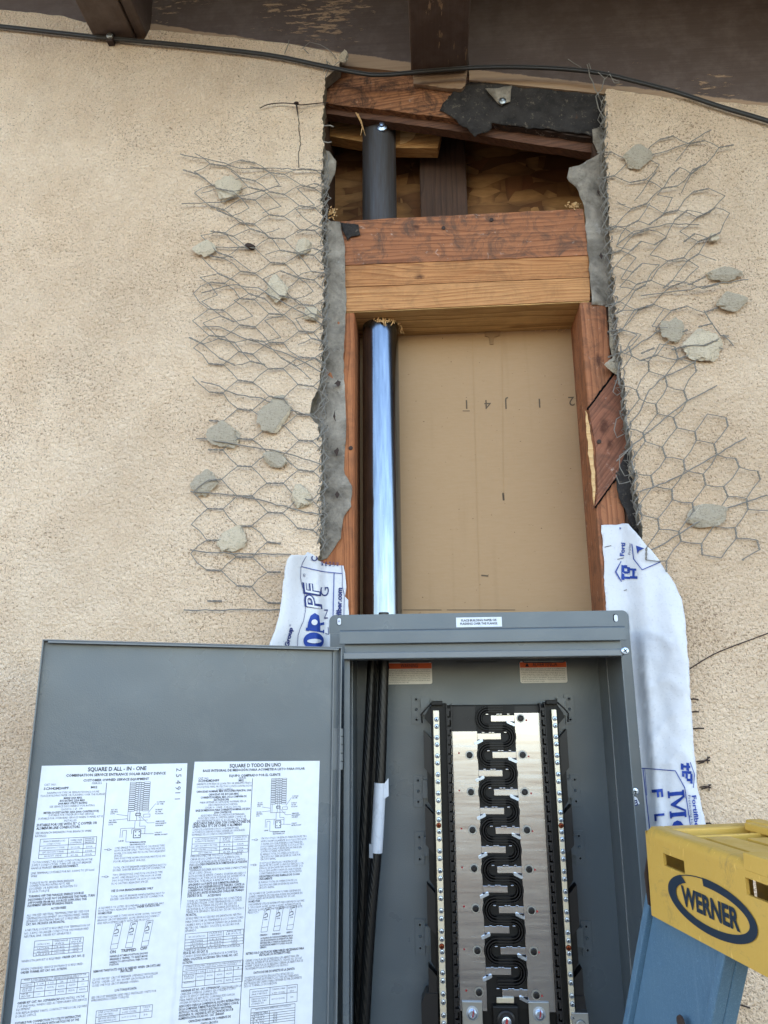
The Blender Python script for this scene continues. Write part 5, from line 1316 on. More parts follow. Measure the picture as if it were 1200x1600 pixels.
S1.table((448, 1400), (722, 1468), ((0, 0), (.42, 0), (.78, 0), (1, 0)), (0, .45, 1), ((.04, .38, .2, 'ZAPATAS DE LINEA'), (.04, .36, .35, '(FASE Y NEUTRO)'), (.04, .38, .62, 'ZAPATA DE PUESTA A'), (.04, .36, .76, 'TIERRA DEL TUBO'), (.04, .3, .9, 'CONDUIT'), (.46, .74, .18, 'CLASE DE CABLE'), (.46, .74, .4, '6-350 CU/AL'), (.8, .97, .2, 'APRIETE'), (.84, .93, .4, '250'), (.46, .74, .75, '14-1/0 CU 12-1/0 AL'), (.86, .92, .75, '50')))
S1.table((455, 1512), (708, 1600), ((0, 0), (.42, .2), (1, 0)), (0, .2, .32, .44, .56, .68, .8, 1), ((.1, .9, .1, 'DATOS DE PAR DE APRIETE DE LOS TORNILLOS'), (.04, .38, .29, 'CALIBRE DE CABLE'), (.04, .3, .41, '14-10 CU'), (.04, .3, .53, '8 CU'), (.04, .3, .65, '6-4 CU'), (.04, .3, .77, '3-1/0'), (.5, .6, .41, '20'), (.5, .6, .53, '25'), (.5, .6, .65, '35'), (.5, .6, .77, '50')))
S1.diagram(574, 173, 658, 322)
for u, v, c_ in ((512, 1066, 'ON'), (585, 1059, 'ON'), (662, 1052, 'ON')): S1.breaker(u, v, c_)
for u, v in ((458, 529), (450, 675)):
    S1.L((u, v), (u + 16, v)); S1.box(u + 18, v - 4, u + 32, v + 4); S1.L((u + 32, v), (u + 38, v))
lab2 = tag(S1.mb.build('door_label', [M['paper'], M['print']], dr), 'white Spanish instruction sheet with diagram and tables')
# ------------------------------------------------------------------ white printed flashing papers
def smooth(a, b, x):
    t_ = min(1, max(0, (x - a) / (b - a))); return t_ * t_ * (3 - 2 * t_)
def pxline(pts, y):     # x of an edge at row y
    for (x0, y0), (x1, y1) in zip(pts, pts[1:]):
        if y0 <= y <= y1: return x0 + (x1 - x0) * (y - y0) / (y1 - y0)
    return pts[0][0] if y < pts[0][1] else pts[-1][0]
def YR_(x, y):
    e = pxline([(1003, 835), (1022, 1010), (1046, 1300), (1075, 1650)], y)      # stucco edge
    xo = pxline([(985, 819), (1050, 905), (1070, 960), (1083, 1150), (1103, 1290), (1150, 1610)], y)
    t_ = smooth(e - 42, e + 2, x)
    Y = .0232 * (1 - t_) - .004 * t_
    u = (x - e) / max(8, xo - e)
    Y -= .016 * smooth(0, 1, u) * smooth(840, 1000, y) + .004 * math.sin(max(0, u) * 3.1) * smooth(900, 1000, y)
    Y -= .007 * math.exp(-((x - (e - 16)) / 7.0) ** 2) * smooth(930, 1080, y)
    Y += .0034 * noise.noise(Vector((x * .03, y * .014, 2.2))) + .0016 * noise.noise(Vector((x * .07, y * .05, 4)))
    Y -= .0026 * max(0, 1 - abs(noise.noise(Vector((x * .018, y * .011, 9.1)))) * 9) * smooth(e - 30, e, x)
    return min(Y, .0236)
def YL_(x, y):
    t_ = 1 - smooth(494, 513, x)
    Y = .0215 * (1 - t_) - .005 * t_
    xo = pxline([(451, 870), (444, 920), (438, 957), (415, 1020), (400, 1060)], y)
    Y -= .030 * (1 - smooth(xo, 500, x)) ** 1.5
    Y += .0028 * math.sin(y * .055 + x * .03) * t_ + .0012 * noise.noise(Vector((x * .05, y * .04, 8)))
    return min(Y, .0222)
def finer(v, fs, L=3.5):
    """split faces until no edge is longer than L photo pixels"""
    v = list(v); st = []
    for f in fs:
        for i in range(1, len(f) - 1): st.append((f[0], f[i], f[i + 1]))
    out = []; mid = {}
    def m(a, b):
        k = (min(a, b), max(a, b))
        if k not in mid: mid[k] = len(v); v.append(((v[a][0] + v[b][0]) / 2, (v[a][1] + v[b][1]) / 2))
        return mid[k]
    while st:
        a, b, c = st.pop()
        d = [math.dist(v[a], v[b]), math.dist(v[b], v[c]), math.dist(v[c], v[a])]; k = d.index(max(d))
        if d[k] <= L: out.append((a, b, c)); continue
        if k == 1: a, b, c = b, c, a
        elif k == 2: a, b, c = c, a, b
        n = m(a, b); st += [(a, n, c), (n, b, c)]
    return v, out
class Print:
    def __init__(s, Yf): s.mb = MB(); s.Y = Yf
    def P(s, x, y): return W(x, y, s.Y(x, y) - .0016)
    def text(s, t_, o, dr_, h, length=None, mi=0, bold=0.0, shear=0.0, up=None, lift=0):
        d = Vector(dr_).normalized(); u = Vector(up) if up else Vector((d.y, -d.x))
        v2, fs, wd = text2d(t_, h, length, bold, 3, shear)
        pv, fs = finer([tuple(Vector(o) + d * a + u * b) for a, b in v2], fs)
        s.mb.add([W(x, y, s.Y(x, y) - .0016 - lift) for x, y in pv], fs, mi)
    def line(s, pts, w_, mi=0):
        q = []
        for i in range(len(pts) - 1):
            a, b = Vector(pts[i]), Vector(pts[i + 1]); n = max(1, int((b - a).length / 5))
            for j in range(n): q.append(a.lerp(b, j / n))
        q.append(Vector(pts[-1]))
        for a, b in zip(q, q[1:]):
            t_ = (b - a)
            if t_.length < 1e-6: continue
            t_.normalize(); sd_ = Vector((-t_.y, t_.x)) * w_ / 2; a2 = a - t_ * .2; b2 = b + t_ * .2
            s.mb.add([s.P(*(a2 - sd_)), s.P(*(b2 - sd_)), s.P(*(b2 + sd_)), s.P(*(a2 + sd_))], [(0, 1, 2, 3)], mi)
    def poly(s, pts, mi=0):
        from mathutils.geometry import tessellate_polygon
        v, fs = finer([tuple(p) for p in pts], tessellate_polygon([[Vector((p[0], p[1], 0)) for p in pts]]))
        s.mb.add([s.P(*p) for p in v], fs, mi)
right = [(940, 820.5), (982, 819), (1003, 843), (1030, 876), (1050, 905), (1064, 932), (1070, 960), (1073, 1000), (1077, 1050), (1083, 1150), (1090, 1230), (1103, 1290), (1116, 1420), (1147, 1600), (1165, 1700), (1042, 1700), (1015, 1400), (1000, 1240), (985, 1080), (950, 1000), (947, 953)]
wr = sheet('flashing_paper', right, YR_, M['wrap'], 'long white flashing paper with blue print curling past the right side of the panel', 'flashing paper', 0, 11, .0006, 1.3, 5, 6)
wr['group'] = 'white flashing papers'
pr = Print(YR_); K_ = lambda u, v: (830 + u / 3.243, 750 + v / 3.243)
UP, DOWN = (0, -1), (0, 1)
pr.text('Forti', K_(470, 386), (.08, -1), 6.4, 21, 0, .035)
pr.text('Protec', K_(502, 378), (.05, -1), 3.6, 18, 1)
pr.line([K_(510, 325), K_(518, 400), K_(562, 455), K_(655, 415)], 1.3, 0)
pr.poly([K_(530, 332), K_(573, 346), K_(548, 358), K_(538, 374)], 0)
pr.poly([K_(446, 240), K_(456, 242), K_(450, 252)], 0)
pr.line([K_(455, 412), K_(430, 465), K_(458, 515)], 1.2, 0); pr.line([K_(448, 424), K_(425, 465), K_(450, 506)], .8, 0)
for (u0, v0, u1, v1) in ((457, 430, 472, 505), (472, 430, 486, 447), (472, 462, 500, 474), (486, 440, 500, 462), (500, 447, 532, 458), (472, 488, 500, 500), (512, 458, 524, 492), (500, 486, 538, 499)):
    pr.poly([K_(u0, v0), K_(u1, v0 + 2), K_(u1, v1 + 2), K_(u0, v1)], 0)
pr.line([K_(462, 470), K_(480, 480), K_(500, 472), K_(520, 482), K_(535, 478)], .8, 2)
for a, b in (((372, 340), (405, 332)), ((437, 402), (470, 394)), ((470, 560), (484, 556))): pr.line([K_(*a), K_(*b)], .9, 3)
K_ = lambda u, v: (830 + u / 3.243, 1150 + v / 3.243)
pr.line([K_(560, 163), K_(730, 176), K_(778, 262), K_(806, 450)], 1.3, 0)
pr.line([K_(566, 163), K_(600, 470)], 1.3, 0); pr.line([K_(575, 165), K_(586, 300)], .8, 0)
cw = lambda d: (-d[1], d[0])
dn = Vector((.10, 1)).normalized(); rt = (dn.y, -dn.x)
pr.text('F', K_(612, 272), dn, 16, 13, 0, .03, up=rt, lift=.0022); pr.text('L', K_(624, 396), dn, 15, 11, 0, .03, up=rt, lift=.0022)
# slab letter M of the print, reading downwards
def slabM(o, L, H):
    o = Vector(o); r_ = Vector(rt)
    def q(a, b): return tuple(o + dn * a * L + r_ * b * H)
    for pl in ([(0, 0), (.26, 0), (.26, .12), (.19, .12), (.19, .88), (.26, .88), (.26, 1), (0, 1), (0, .88), (.05, .88), (.05, .12), (0, .12)],
               [(.74, 0), (1, 0), (1, .12), (.95, .12), (.95, .88), (1, .88), (1, 1), (.74, 1), (.80, .88), (.80, .12), (.74, .12)],
               [(.19, 1), (.27, 1), (.53, .42), (.47, .12)], [(.73, 1), (.81, 1), (.53, .12), (.47, .12), (.53, .42)]):
        pr.poly([q(a, b) for a, b in pl], 0)
slabM(K_(690, 280), 43, 26)
pr.text('o', K_(712, 430), dn, 26, 40, 0, .06, up=rt)
pr.line([K_(806, 133), K_(828, 195), K_(822, 262)], 1.1, 0)
for (u0, v0, u1, v1) in ((758, 138, 772, 170), (772, 148, 806, 160), (786, 135, 800, 175), (764, 176, 812, 190), (764, 190, 776, 205), (782, 190, 794, 215), (788, 215, 818, 228), (806, 190, 818, 240)):
    pr.poly([K_(u0, v0), K_(u1, v0 + 3), K_(u1, v1 + 3), K_(u0, v1)], 0)
pr.text('Fortifiber', K_(814, 302), dn, 6.5, 56, 0, .03, up=rt); pr.text('Protecting Homes', K_(795, 300), dn, 3.6, 62, 1, up=rt)
pr.mb.build('blue_print', [M['ink'], M['inkd'], M['paper'], M['rust']], wr, fixn=False)

left = [(455, 867), (477, 867), (480, 862), (491, 868), (497, 876), (510, 882), (537, 884), (540, 895), (541, 918), (539, 932), (544, 938), (545, 960), (546, 1060), (470, 1070), (400, 1064), (414, 1020), (420, 1008), (428, 990), (436, 962), (441, 925), (444, 895), (449, 874)]
wl = sheet('flashing_paper', left, YL_, M['wrap'], 'white flashing paper with large blue letters sticking out above the open door', 'flashing paper', 0, 12, .0006, 1.1, 4, 3.5)
wl['group'] = 'white flashing papers'
pr = Print(YL_); K_ = lambda u, v: (400 + u / 7.5, 860 + v / 7.5)
pr.line([K_(592, 66), K_(555, 130), K_(528, 200), K_(522, 320), K_(540, 410), K_(568, 500), K_(584, 610), K_(578, 720), K_(556, 830), K_(516, 920), K_(494, 1000), K_(484, 1140)], .75, 1)
pr.line([K_(540, 190), K_(680, 225), K_(800, 250), K_(1005, 270)], 1.1, 0)
pr.line([K_(915, 262), K_(903, 760)], 1.3, 0); pr.line([K_(1004, 175), K_(1012, 300), K_(1010, 420), K_(1035, 520), K_(1030, 760)], .9, 1)
pr.text('fiber.com', K_(997, 760), (.03, -1), 7.2, 43, 1, .045)
pr.text('Group', K_(382, 1135), (.22, -1), 6.2, 31, 1, .045); pr.text('\u00ae', K_(410, 892), (.1, -1), 2.6, 3.6, 1)
pr.text('\u00ae', K_(580, 312), (0, -1), 3.4, 5.5, 1)
pr.text('C', K_(715, 130), (.1, -1), 9, 8, 1, .03)
for i, t_ in enumerate(('MO', 'PR', 'LI', 'UV', 'AS')): pr.text(t_, K_(790 + i * 44, 176 + i * 3), (.0, -1), 3.2, 6.5, 1, .02)
pr.text('G', K_(852, 538), (0, -1), 12.5, 14.5, 1, .0); pr.text('N', K_(842, 800), (0, -1), 5.5, 14.5, 1, .0); pr.line([K_(812, 970), K_(850, 985), K_(846, 900)], 1.0, 1)
# outlined PF
pr.text('PF', K_(768, 690), (-.10, -1), 24, 45, 1, .045, .22); pr.text('PF', K_(764, 684), (-.10, -1), 22.6, 43.4, 2, -.012, .22, lift=.0006)
# slab letters O and P reading upwards
def lp(pl, mi=0): pr.poly([K_(*p) for p in pl], mi)
ell = lambda cx, cy, rx, ry, n=28: [(cx + rx * math.cos(2 * math.pi * i / n), cy + ry * math.sin(2 * math.pi * i / n)) for i in range(n)]
lp(ell(676, 1060, 120, 100)); 
lp([(585, 905), (618, 905), (618, 912), (785, 945), (785, 930), (800, 930), (800, 970), (785, 970), (785, 962), (620, 938), (618, 945), (585, 940)])
lp([(600, 915), (612, 840), (640, 765), (690, 732), (742, 765), (752, 850), (756, 950)])
lp([(756, 850), (800, 840), (800, 872), (758, 880)])
P2 = Print(lambda x, y: YL_(x, y) - .0016)
P2.mb = pr.mb
P2.poly([K_(*p) for p in ell(684, 1062, 84, 26)], 2); P2.poly([K_(*p) for p in ell(686, 842, 36, 34)], 2)
pr.mb.build('blue_print', [M['ink'], M['inkd'], M['wrap']], wl, fixn=False)

# ------------------------------------------------------------------ chicken wire
class Wires:
    def __init__(s, seed): s.mb = MB(); s.r = random.Random(seed)
    def Y(s, x, y, base, amp):
        return base - amp * abs(noise.noise(Vector((x * .011, y * .017, base * 90 + 3)))) * 1.6 - .0015
    def seg(s, a, b, base, amp, tw):
        pa = W(a[0], a[1], s.Y(a[0], a[1], base, amp)); pb = W(b[0], b[1], s.Y(b[0], b[1], base, amp))
        L = (pb - pa).length
        if L < 1e-5: return
        if tw:
            t_ = (pb - pa).normalized(); u = t_.orthogonal().normalized(); w_ = t_.cross(u)
            n = 9
            for ph in (0, math.pi):
                P = []
                for i in range(n):
                    f = i / (n - 1); an = ph + f * math.pi * 2.6
                    P.append(pa.lerp(pb, f) + (u * math.cos(an) + w_ * math.sin(an)) * .0009)
                s.mb.tube(P, .00068, 4, 0, cap=False)
        else:
            m = pa.lerp(pb, .5) + Vector((s.r.uniform(-1, 1), s.r.uniform(-.8, .4), s.r.uniform(-1, 1))) * L * .07
            s.mb.tube([pa, pa.lerp(m, .6), m, pb.lerp(m, .6), pb], .00068, 4, 0, cap=False)
    def poly(s, pts, base, amp, r_=.0007, wob=0):
        P = []
        for i in range(len(pts) - 1):
            a, b = Vector(pts[i]), Vector(pts[i + 1]); n = max(1, int((b - a).length / 9))
            for j in range(n):
                q = a.lerp(b, j / n); P.append(q)
        P.append(Vector(pts[-1]))
        P = [(q.x + wob * noise.noise(Vector((q.x * .08, q.y * .08, 4.4))), q.y + wob * noise.noise(Vector((q.x * .08, q.y * .08, 8.4)))) for q in P]
        s.mb.tube([W(x, y, s.Y(x, y, base, amp)) for x, y in P], r_, 4, 0, cap=False)
    def hexes(s, fmap, nc, nr, base, amp, keep, jit=2.5, upright=False, drop=0):
        """flat-top hexes (twists run sideways); upright=True turns the cells by a quarter"""
        def node(c, r_, k):
            # column c, row r_ ; k=0 left vertex,1 right vertex of a short horizontal twist
            x = c * 1.0 + (.0 if k == 0 else .48); y = r_ + (.5 if c % 2 else 0)
            if upright: x, y = y, x
            jx = (s.r2(c, r_, k, 1)) * jit; jy = (s.r2(c, r_, k, 2)) * jit
            p = fmap(x, y); return (p[0] + jx, p[1] + jy)
        for c in range(nc):
            for r_ in range(nr):
                a, b = node(c, r_, 0), node(c, r_, 1)
                if keep(*a) and keep(*b) and s.r.random() > drop: s.seg(a, b, base, amp, True)
                if c < nc - 1:
                    for rr in ((r_, r_ - 1) if c % 2 == 0 else (r_, r_ + 1)):
                        if not 0 <= rr < nr: continue
                        q = node(c + 1, rr, 0)
                        if keep(*b) and keep(*q) and s.r.random() > drop: s.seg(b, q, base, amp, False)
    def r2(s, *k):
        return noise.noise(Vector((k[0] * 1.37 + .5, k[1] * 2.11 + .3, k[2] * 3.7 + k[3] * 7.1 + s.sd)))
    sd = 0
# left piece
wl_ = Wires(5)
def bil(q, nx, ny, f=lambda v: v):
    def g(x, y):
        u, v = x / nx, f(min(1.2, max(-.1, y / ny)))
        a = (q[0][0] + (q[1][0] - q[0][0]) * u, q[0][1] + (q[1][1] - q[0][1]) * u)
        b = (q[3][0] + (q[2][0] - q[3][0]) * u, q[3][1] + (q[2][1] - q[3][1]) * u)
        return (a[0] + (b[0] - a[0]) * v, a[1] + (b[1] - a[1]) * v)
    return g
def lk_(x, y):
    lo = 300 + 14 * math.sin(y * .021) + 18 * noise.noise(Vector((y * .02, 1, 1)))
    return lo < x < 532 and y < 962 and not (y > 868 and x > 452) and y > 238
fm = bil([(282, 238), (512, 268), (506, 968), (276, 962)], 4.9, 17, lambda v: v ** 1.15 if v > 0 else v)
wl_.hexes(fm, 6, 19, -.001, .012, lk_, 3.5, drop=.01)
# second tangled layer in the upper half
wl_.sd = 3.3
fm2 = bil([(286, 232), (520, 292), (516, 640), (296, 560)], 4.6, 10)
wl_.hexes(fm2, 6, 10, -.006, .014, lambda x, y: lk_(x, y) and y < 600, 6, drop=.3)
wl_.sd = 8.3
fm3 = bil([(296, 330), (516, 268), (514, 430), (330, 520)], 5, 4.5)
0 and wl_.hexes(fm3, 6, 6, -.010, .010, lambda x, y: lk_(x, y) and y < 520, 6, drop=.2)
for pts in ([(282, 241), (330, 250), (372, 262), (430, 263), (505, 266)], [(284, 318), (340, 316), (400, 300), (440, 290)], [(318, 386), (395, 386)], [(315, 458), (360, 444), (404, 450), (455, 480), (505, 508)], [(318, 510), (342, 511), (420, 543), (470, 562), (505, 583)],
            [(314, 597), (332, 600), (372, 616), (408, 622), (455, 640), (503, 655)], [(306, 684), (330, 686), (372, 695), (408, 700), (455, 710), (504, 725)], [(298, 768), (335, 770), (376, 775), (405, 780), (460, 796), (506, 804)], [(296, 860), (322, 862), (372, 865), (410, 865), (455, 867)], [(288, 952), (312, 954), (370, 953), (402, 954), (440, 953)]):
    wl_.poly(pts, -.003, .010, .0009, 2.5)
# selvedge strands along the broken stucco edge
def edge_strand(w_, pts, base, amp, n, wx, seed, step=9):
    for k in range(n):
        P = []
        for i in range(len(pts) - 1):
            a, b = Vector(pts[i]), Vector(pts[i + 1]); m = max(1, int((b - a).length / step))
            for j in range(m):
                q = a.lerp(b, j / m); ph = q.y * .13 + k * 2.1 + seed
                P.append((q.x + wx * math.sin(ph) + wx * 1.2 * noise.noise(Vector((q.y * .05, k * 3.3, seed))), q.y, base + amp * math.cos(ph) + amp * noise.noise(Vector((q.y * .04, k * 5, seed + 2)))))
        w_.mb.tube([W(*p) for p in P], .00075, 4, 0, cap=False)
edge_strand(wl_, [(510, 240), (506, 350), (508, 470), (506, 560), (502, 640), (503, 760), (501, 870)], .000, .007, 5, 5.0, 1)
for i in range(34):
    y = 255 + i * 18 + wl_.r.uniform(-5, 5); x0 = 500 + wl_.r.uniform(-4, 0)
    P = [W(x0, y, -.004), W(506 + wl_.r.uniform(-1, 3), y + wl_.r.uniform(-4, 2), -.001), W(512 + wl_.r.uniform(-2, 6), y + wl_.r.uniform(-8, 8), .010), W(507 + wl_.r.uniform(-3, 3), y + 9, .012)]
    wl_.mb.tube(P, .0006, 4, 0, cap=False)
tag(wl_.mb.build('wire_netting', M['wire']), 'torn hexagonal chicken wire bent back over the left stucco, holding mortar bits', 'chicken wire', 'chicken wire pieces')
# right piece
w2 = Wires(9); w2.sd = 5.5
def rk_(x, y):
    e = pxline([(948, 140), (957, 430), (984, 690), (1003, 835), (1010, 900)], y)
    if y < 560: hi = 1130 + 40 * noise.noise(Vector((y * .02, 5, 1)))
    else: hi = 1205
    if y > 560 and x > 1100 and y < 600 + (x - 1100) * 1.2: return False
    if y > 560 and y < 640 and x > 1100: return False
    return e - 22 < x < hi and y > 190 and y < 905 - (x - 1000) * .18
fmr = bil([(940, 560), (1140, 470), (1230, 770), (985, 890)], 4.6, 9.6)
w2.hexes(fmr, 13, 6, -.002, .012, lambda x, y: rk_(x, y) and y > 535, 3.5, upright=True, drop=.0)
w2.sd = 1.2
fmr = bil([(935, 240), (1140, 190), (1180, 520), (950, 600)], 4.4, 9)
w2.hexes(fmr, 7, 11, -.002, .012, lambda x, y: rk_(x, y) and 210 < y < 590, 6, drop=.12)
w2.sd = 6.2
fmr = bil([(945, 330), (1120, 200), (1200, 440), (955, 560)], 5.5, 7)
w2.hexes(fmr, 7, 9, -.007, .012, lambda x, y: rk_(x, y) and 250 < y < 560, 7, drop=.4)
w2.sd = 2.9
fmr = bil([(940, 270), (1100, 260), (1150, 560), (955, 500)], 4.5, 8)
0 and w2.hexes(fmr, 6, 9, -.010, .010, lambda x, y: rk_(x, y) and 300 < y < 570, 7, drop=.3)
for pts in ([(1110, 202), (1075, 225), (1030, 238), (1005, 250)], [(1121, 602), (1090, 618), (1052, 642), (1018, 672), (990, 694), (962, 722)], [(1166, 683), (1110, 716), (1064, 742), (1030, 757), (1000, 768)], [(1200, 774), (1140, 792), (1080, 822), (1050, 842), (1018, 860)],
            [(1088, 565), (1040, 588), (1014, 610), (1002, 640), (985, 662)], [(1092, 352), (1040, 350), (990, 362), (962, 384)], [(1168, 437), (1120, 443), (1060, 455), (1000, 462)], [(1062, 504), (1040, 510), (1010, 530), (980, 552)], [(1138, 525), (1130, 524), (1146, 540)], [(1100, 485), (1108, 500), (1126, 524), (1138, 527)],
            [(935, 112), (944, 122), (940, 138), (930, 150), (936, 170), (942, 184)], [(950, 112), (956, 124), (968, 128)], [(918, 100), (922, 120), (930, 138), (936, 150)], [(889, 92), (898, 100), (909, 107)], [(920, 98), (925, 110)], [(944, 124), (952, 116), (960, 130), (968, 130)]):
    w2.poly(pts, -.003, .010, .0009, 2.5)
edge_strand(w2, [(943, 150), (944, 300), (952, 420), (962, 520), (972, 600), (984, 690), (1000, 830)], .000, .008, 5, 6.0, 4)
for i in range(40):
    y = 165 + i * 16.4 + w2.r.uniform(-5, 5); e = pxline([(946, 150), (946, 240), (951, 330), (957, 430), (964, 520), (974, 600), (984, 690), (1003, 835)], y)
    P = [W(e + 4, y, -.004), W(e + w2.r.uniform(-3, 1), y + w2.r.uniform(-4, 2), -.001), W(e - 7 + w2.r.uniform(-7, 3), y + w2.r.uniform(-8, 8), .010), W(e - 3 + w2.r.uniform(-3, 3), y + 9, .012)]
    w2.mb.tube(P, .0006, 4, 0, cap=False)
for pts in ([(965, 590), (962, 600), (958, 612), (964, 618), (975, 610)], [(975, 648), (963, 655), (960, 672), (964, 684), (978, 676)], [(984, 700), (968, 712), (968, 730), (976, 744), (990, 740)], [(962, 742), (968, 756), (986, 752)]):
    w2.poly(pts, .006, .004, .0007, 1)
tag(w2.mb.build('wire_netting', M['wire']), 'torn hexagonal chicken wire bent back over the right stucco', 'chicken wire', 'chicken wire pieces')
# upper left loose strands
w3 = Wires(12)
for pts in ([(445, 84), (450, 70), (452, 62)], [(472, 76), (484, 66), (500, 70), (514, 78), (526, 92)], [(506, 112), (512, 96), (520, 104), (530, 96)], [(474, 76), (482, 84)], [(508, 122), (514, 108), (510, 94)]):
    w3.poly(pts, -.003, .006, .0007, 1)
tag(w3.mb.build('loose_wire_ends', M['wire']), 'few loose bent wire ends at the top left corner of the opening', 'wire ends')

# ------------------------------------------------------------------ mortar bits
def chunk(x, y, w_, h_, lab, seed, mi=0, rot=0, th=.0075, Y=-.010):
    rr = random.Random(seed); c = W(x, y, Y); k = (W(x + 1, y, Y) - c).length
    bm = bmesh.new(); bmesh.ops.create_icosphere(bm, subdivisions=4, radius=1)
    for v in bm.verts:
        p = v.co
        f = 1 + .40 * noise.noise(p * 1.1 + Vector((seed, 0, 0))) + .26 * noise.noise(p * 3 + Vector((0, seed, 0))) + .12 * noise.noise(p * 8) + .05 * noise.noise(p * 17)
        q = p * f
        # facets: clip by a few planes
        for i in range(6):
            n = Vector((math.sin(i * 2.4 + seed), math.cos(i * 1.7 + seed * 2), math.sin(i * 3.1 + seed * .7))).normalized()
            d = q.dot(n) - .62
            if d > 0: q = q - n * d * .8
        q.y = max(q.y, -.55 - .05 * noise.noise(q * 6))
        v.co = q
    a = R(rot)
    mw = Matrix.Rotation(a, 3, 'Y')
    for v in bm.verts:
        q = Vector((v.co.x * w_ * k * .56, v.co.y * th, v.co.z * h_ * k * .56 * 1.12)); v.co = mw @ q
    me = bpy.data.meshes.new('mortar_chunk'); bm.normal_update()
    mats = [M['olive'], M['crust']] if mi == 0 else ([M['crust'], M['olive']] if mi == 1 else [M['rust'], M['rust']])
    for f in bm.faces:
        nz = noise.noise(f.calc_center_median() * 90 + Vector((seed, 1, 2)))
        f.material_index = 0 if (f.normal.y < -.72) else 1
        if mi == 1 and nz > .25: f.material_index = 0
        f.smooth = False
    bm.to_mesh(me); bm.free()
    for m in mats: me.materials.append(m)
    o = bpy.data.objects.new('mortar_chunk', me); COL.objects.link(o); o.location = c
    tag(o, lab, 'mortar', 'mortar bits caught in the wire')
CH = [(355, 293, 44, 30, 'pale rough mortar bit, topmost in the left wire', 1), (320, 388, 34, 26, 'pale rough mortar bit at the far left end of a straight wire', 1), (391, 385, 14, 8, 'tiny brown mortar crumb right of the pale bit on the straight wire', 2),
      (472, 385, 24, 22, 'small crusty mortar bit near the left stucco edge level with the header', 1), (432, 450, 30, 42, 'upright grey mortar bit left of the header corner', 1), (487, 490, 22, 26, 'small crusty mortar bit on the left stucco edge beside the conduit top', 1),
      (430, 648, 50, 44, 'largest flat olive grey mortar bit in the left wire', 0), (351, 677, 42, 34, 'flat olive grey mortar bit below left of the largest one', 0), (430, 716, 38, 26, 'olive grey mortar bit just below the largest one', 0),
      (321, 755, 38, 32, 'pointed olive grey mortar bit at the left rim of the wire', 0), (469, 773, 32, 28, 'pale mortar bit near the left stucco edge at brace height', 1), (366, 840, 34, 42, 'lowest mortar bit in the left wire, above the open door', 1),
      (995, 243, 42, 38, 'smooth olive mortar bit, topmost in the right wire', 0), (1114, 372, 16, 12, 'tiny pale mortar crumb in the right wire', 1), (1132, 427, 50, 24, 'flat wide olive mortar bit at the far right', 0), (1142, 470, 46, 32, 'crusty mortar bit just below the flat wide one', 0),
      (1053, 515, 38, 30, 'olive mortar bit left of the big yellowish one', 0), (1098, 540, 60, 48, 'big yellowish white mortar lump, brightest in the right wire', 1), (1101, 804, 52, 36, 'lowest mortar bit in the right wire, above the flashing paper', 0),
      (538, 88, 15, 17, 'small pale mortar lump on the top left corner of the opening', 1), (961, 572, 24, 22, 'grey mortar bit wedged at the top end of the diagonal brace', 0), (988, 735, 12, 26, 'narrow grey mortar bit behind the wire at the right stucco edge', 0)]
for i, (x, y, w_, h_, lab, mi) in enumerate(CH):
    chunk(x, y, w_, h_, lab, i * 1.37 + .4, mi, (i * 37) % 60 - 30 if w_ > 20 else 0, Y=-.006 if x not in (961, 988) else .012)

# ------------------------------------------------------------------ cable, nails, stray wires
def catmull(P, n=6):
    out = []
    for i in range(len(P) - 1):
        a0, a, b, b1 = P[max(i - 1, 0)], P[i], P[i + 1], P[min(i + 2, len(P) - 1)]
        for j in range(n):
            u = j / n; out.append(.5 * ((2 * a) + (b - a0) * u + (2 * a0 - 5 * a + 4 * b - b1) * u * u + (3 * a - a0 - 3 * b + b1) * u ** 3))
    return out + [P[-1]]
cb = [(-1100, -72), (-500, -8), (-60, 37), (0, 42), (90, 52), (172, 61), (300, 73), (420, 87), (500, 103), (560, 115), (600, 118), (680, 111), (760, 106), (850, 107), (930, 114), (1000, 130), (1060, 146), (1130, 169), (1200, 190), (1280, 218), (1700, 300), (2600, 420)]
mb = MB(); mb.tube(catmull([W(x, y, -.007 - (.0 if x < 540 or x > 940 else .0)) for x, y in cb]), .0028, 12)
mb.tube(catmull([W(x, y, -.0075) + Vector((0, -.002, .0028)) for x, y in cb]), .0013, 8)
cab = tag(mb.build('black_cable', M['cable']), 'thin black cable stapled along the top of the wall under the eave', 'cable')
mb = MB(); c = W(173, 60, -.008); mb.obox(c + Vector((0, .002, -.001)), (.006, 0, 0), (0, .006, 0), (0, 0, .0085)); mb.disc(c + Vector((.0005, -.004, .0005)), (0, -1, 0), [(.0065, 0), (.006, .003), (.003, .004)], 14, 1)
mb.build('cable_clip', [M['rust'], M['steel']], cab, bevel=.001)
mb = MB(); P = catmull([W(x, y, Y) for x, y, Y in ((406, 169, -.004), (420, 163, -.006), (440, 161, -.006), (458, 162, -.008), (470, 164, -.008), (490, 162, -.005), (513, 160, -.003))], 5)
mb.tube(P, .0009, 5); tag(mb.build('tie_wire', M['rust']), 'thin rusty tie wire twisted round the nail near the top left of the opening', 'wire')
mb = MB(); c = W(463, 161, -.009); d = W(466, 184, -.001)
mb.tube([c, c.lerp(d, .6), d], [.0016, .0013, .0004], 8); mb.disc(c, (c - d), [(.0042, -.0012), (.0042, .0008), (.002, .001)], 14)
tag(mb.build('bent_nail', M['rust']), 'dark bent nail in the stucco with a rusty tie wire and a crack below it', 'nail')
mb = MB(); P = catmull([W(x, y, -.0015) for x, y in ((1075, 1047), (1095, 1034), (1118, 1021), (1150, 1008), (1180, 997), (1215, 984), (1300, 955))], 5)
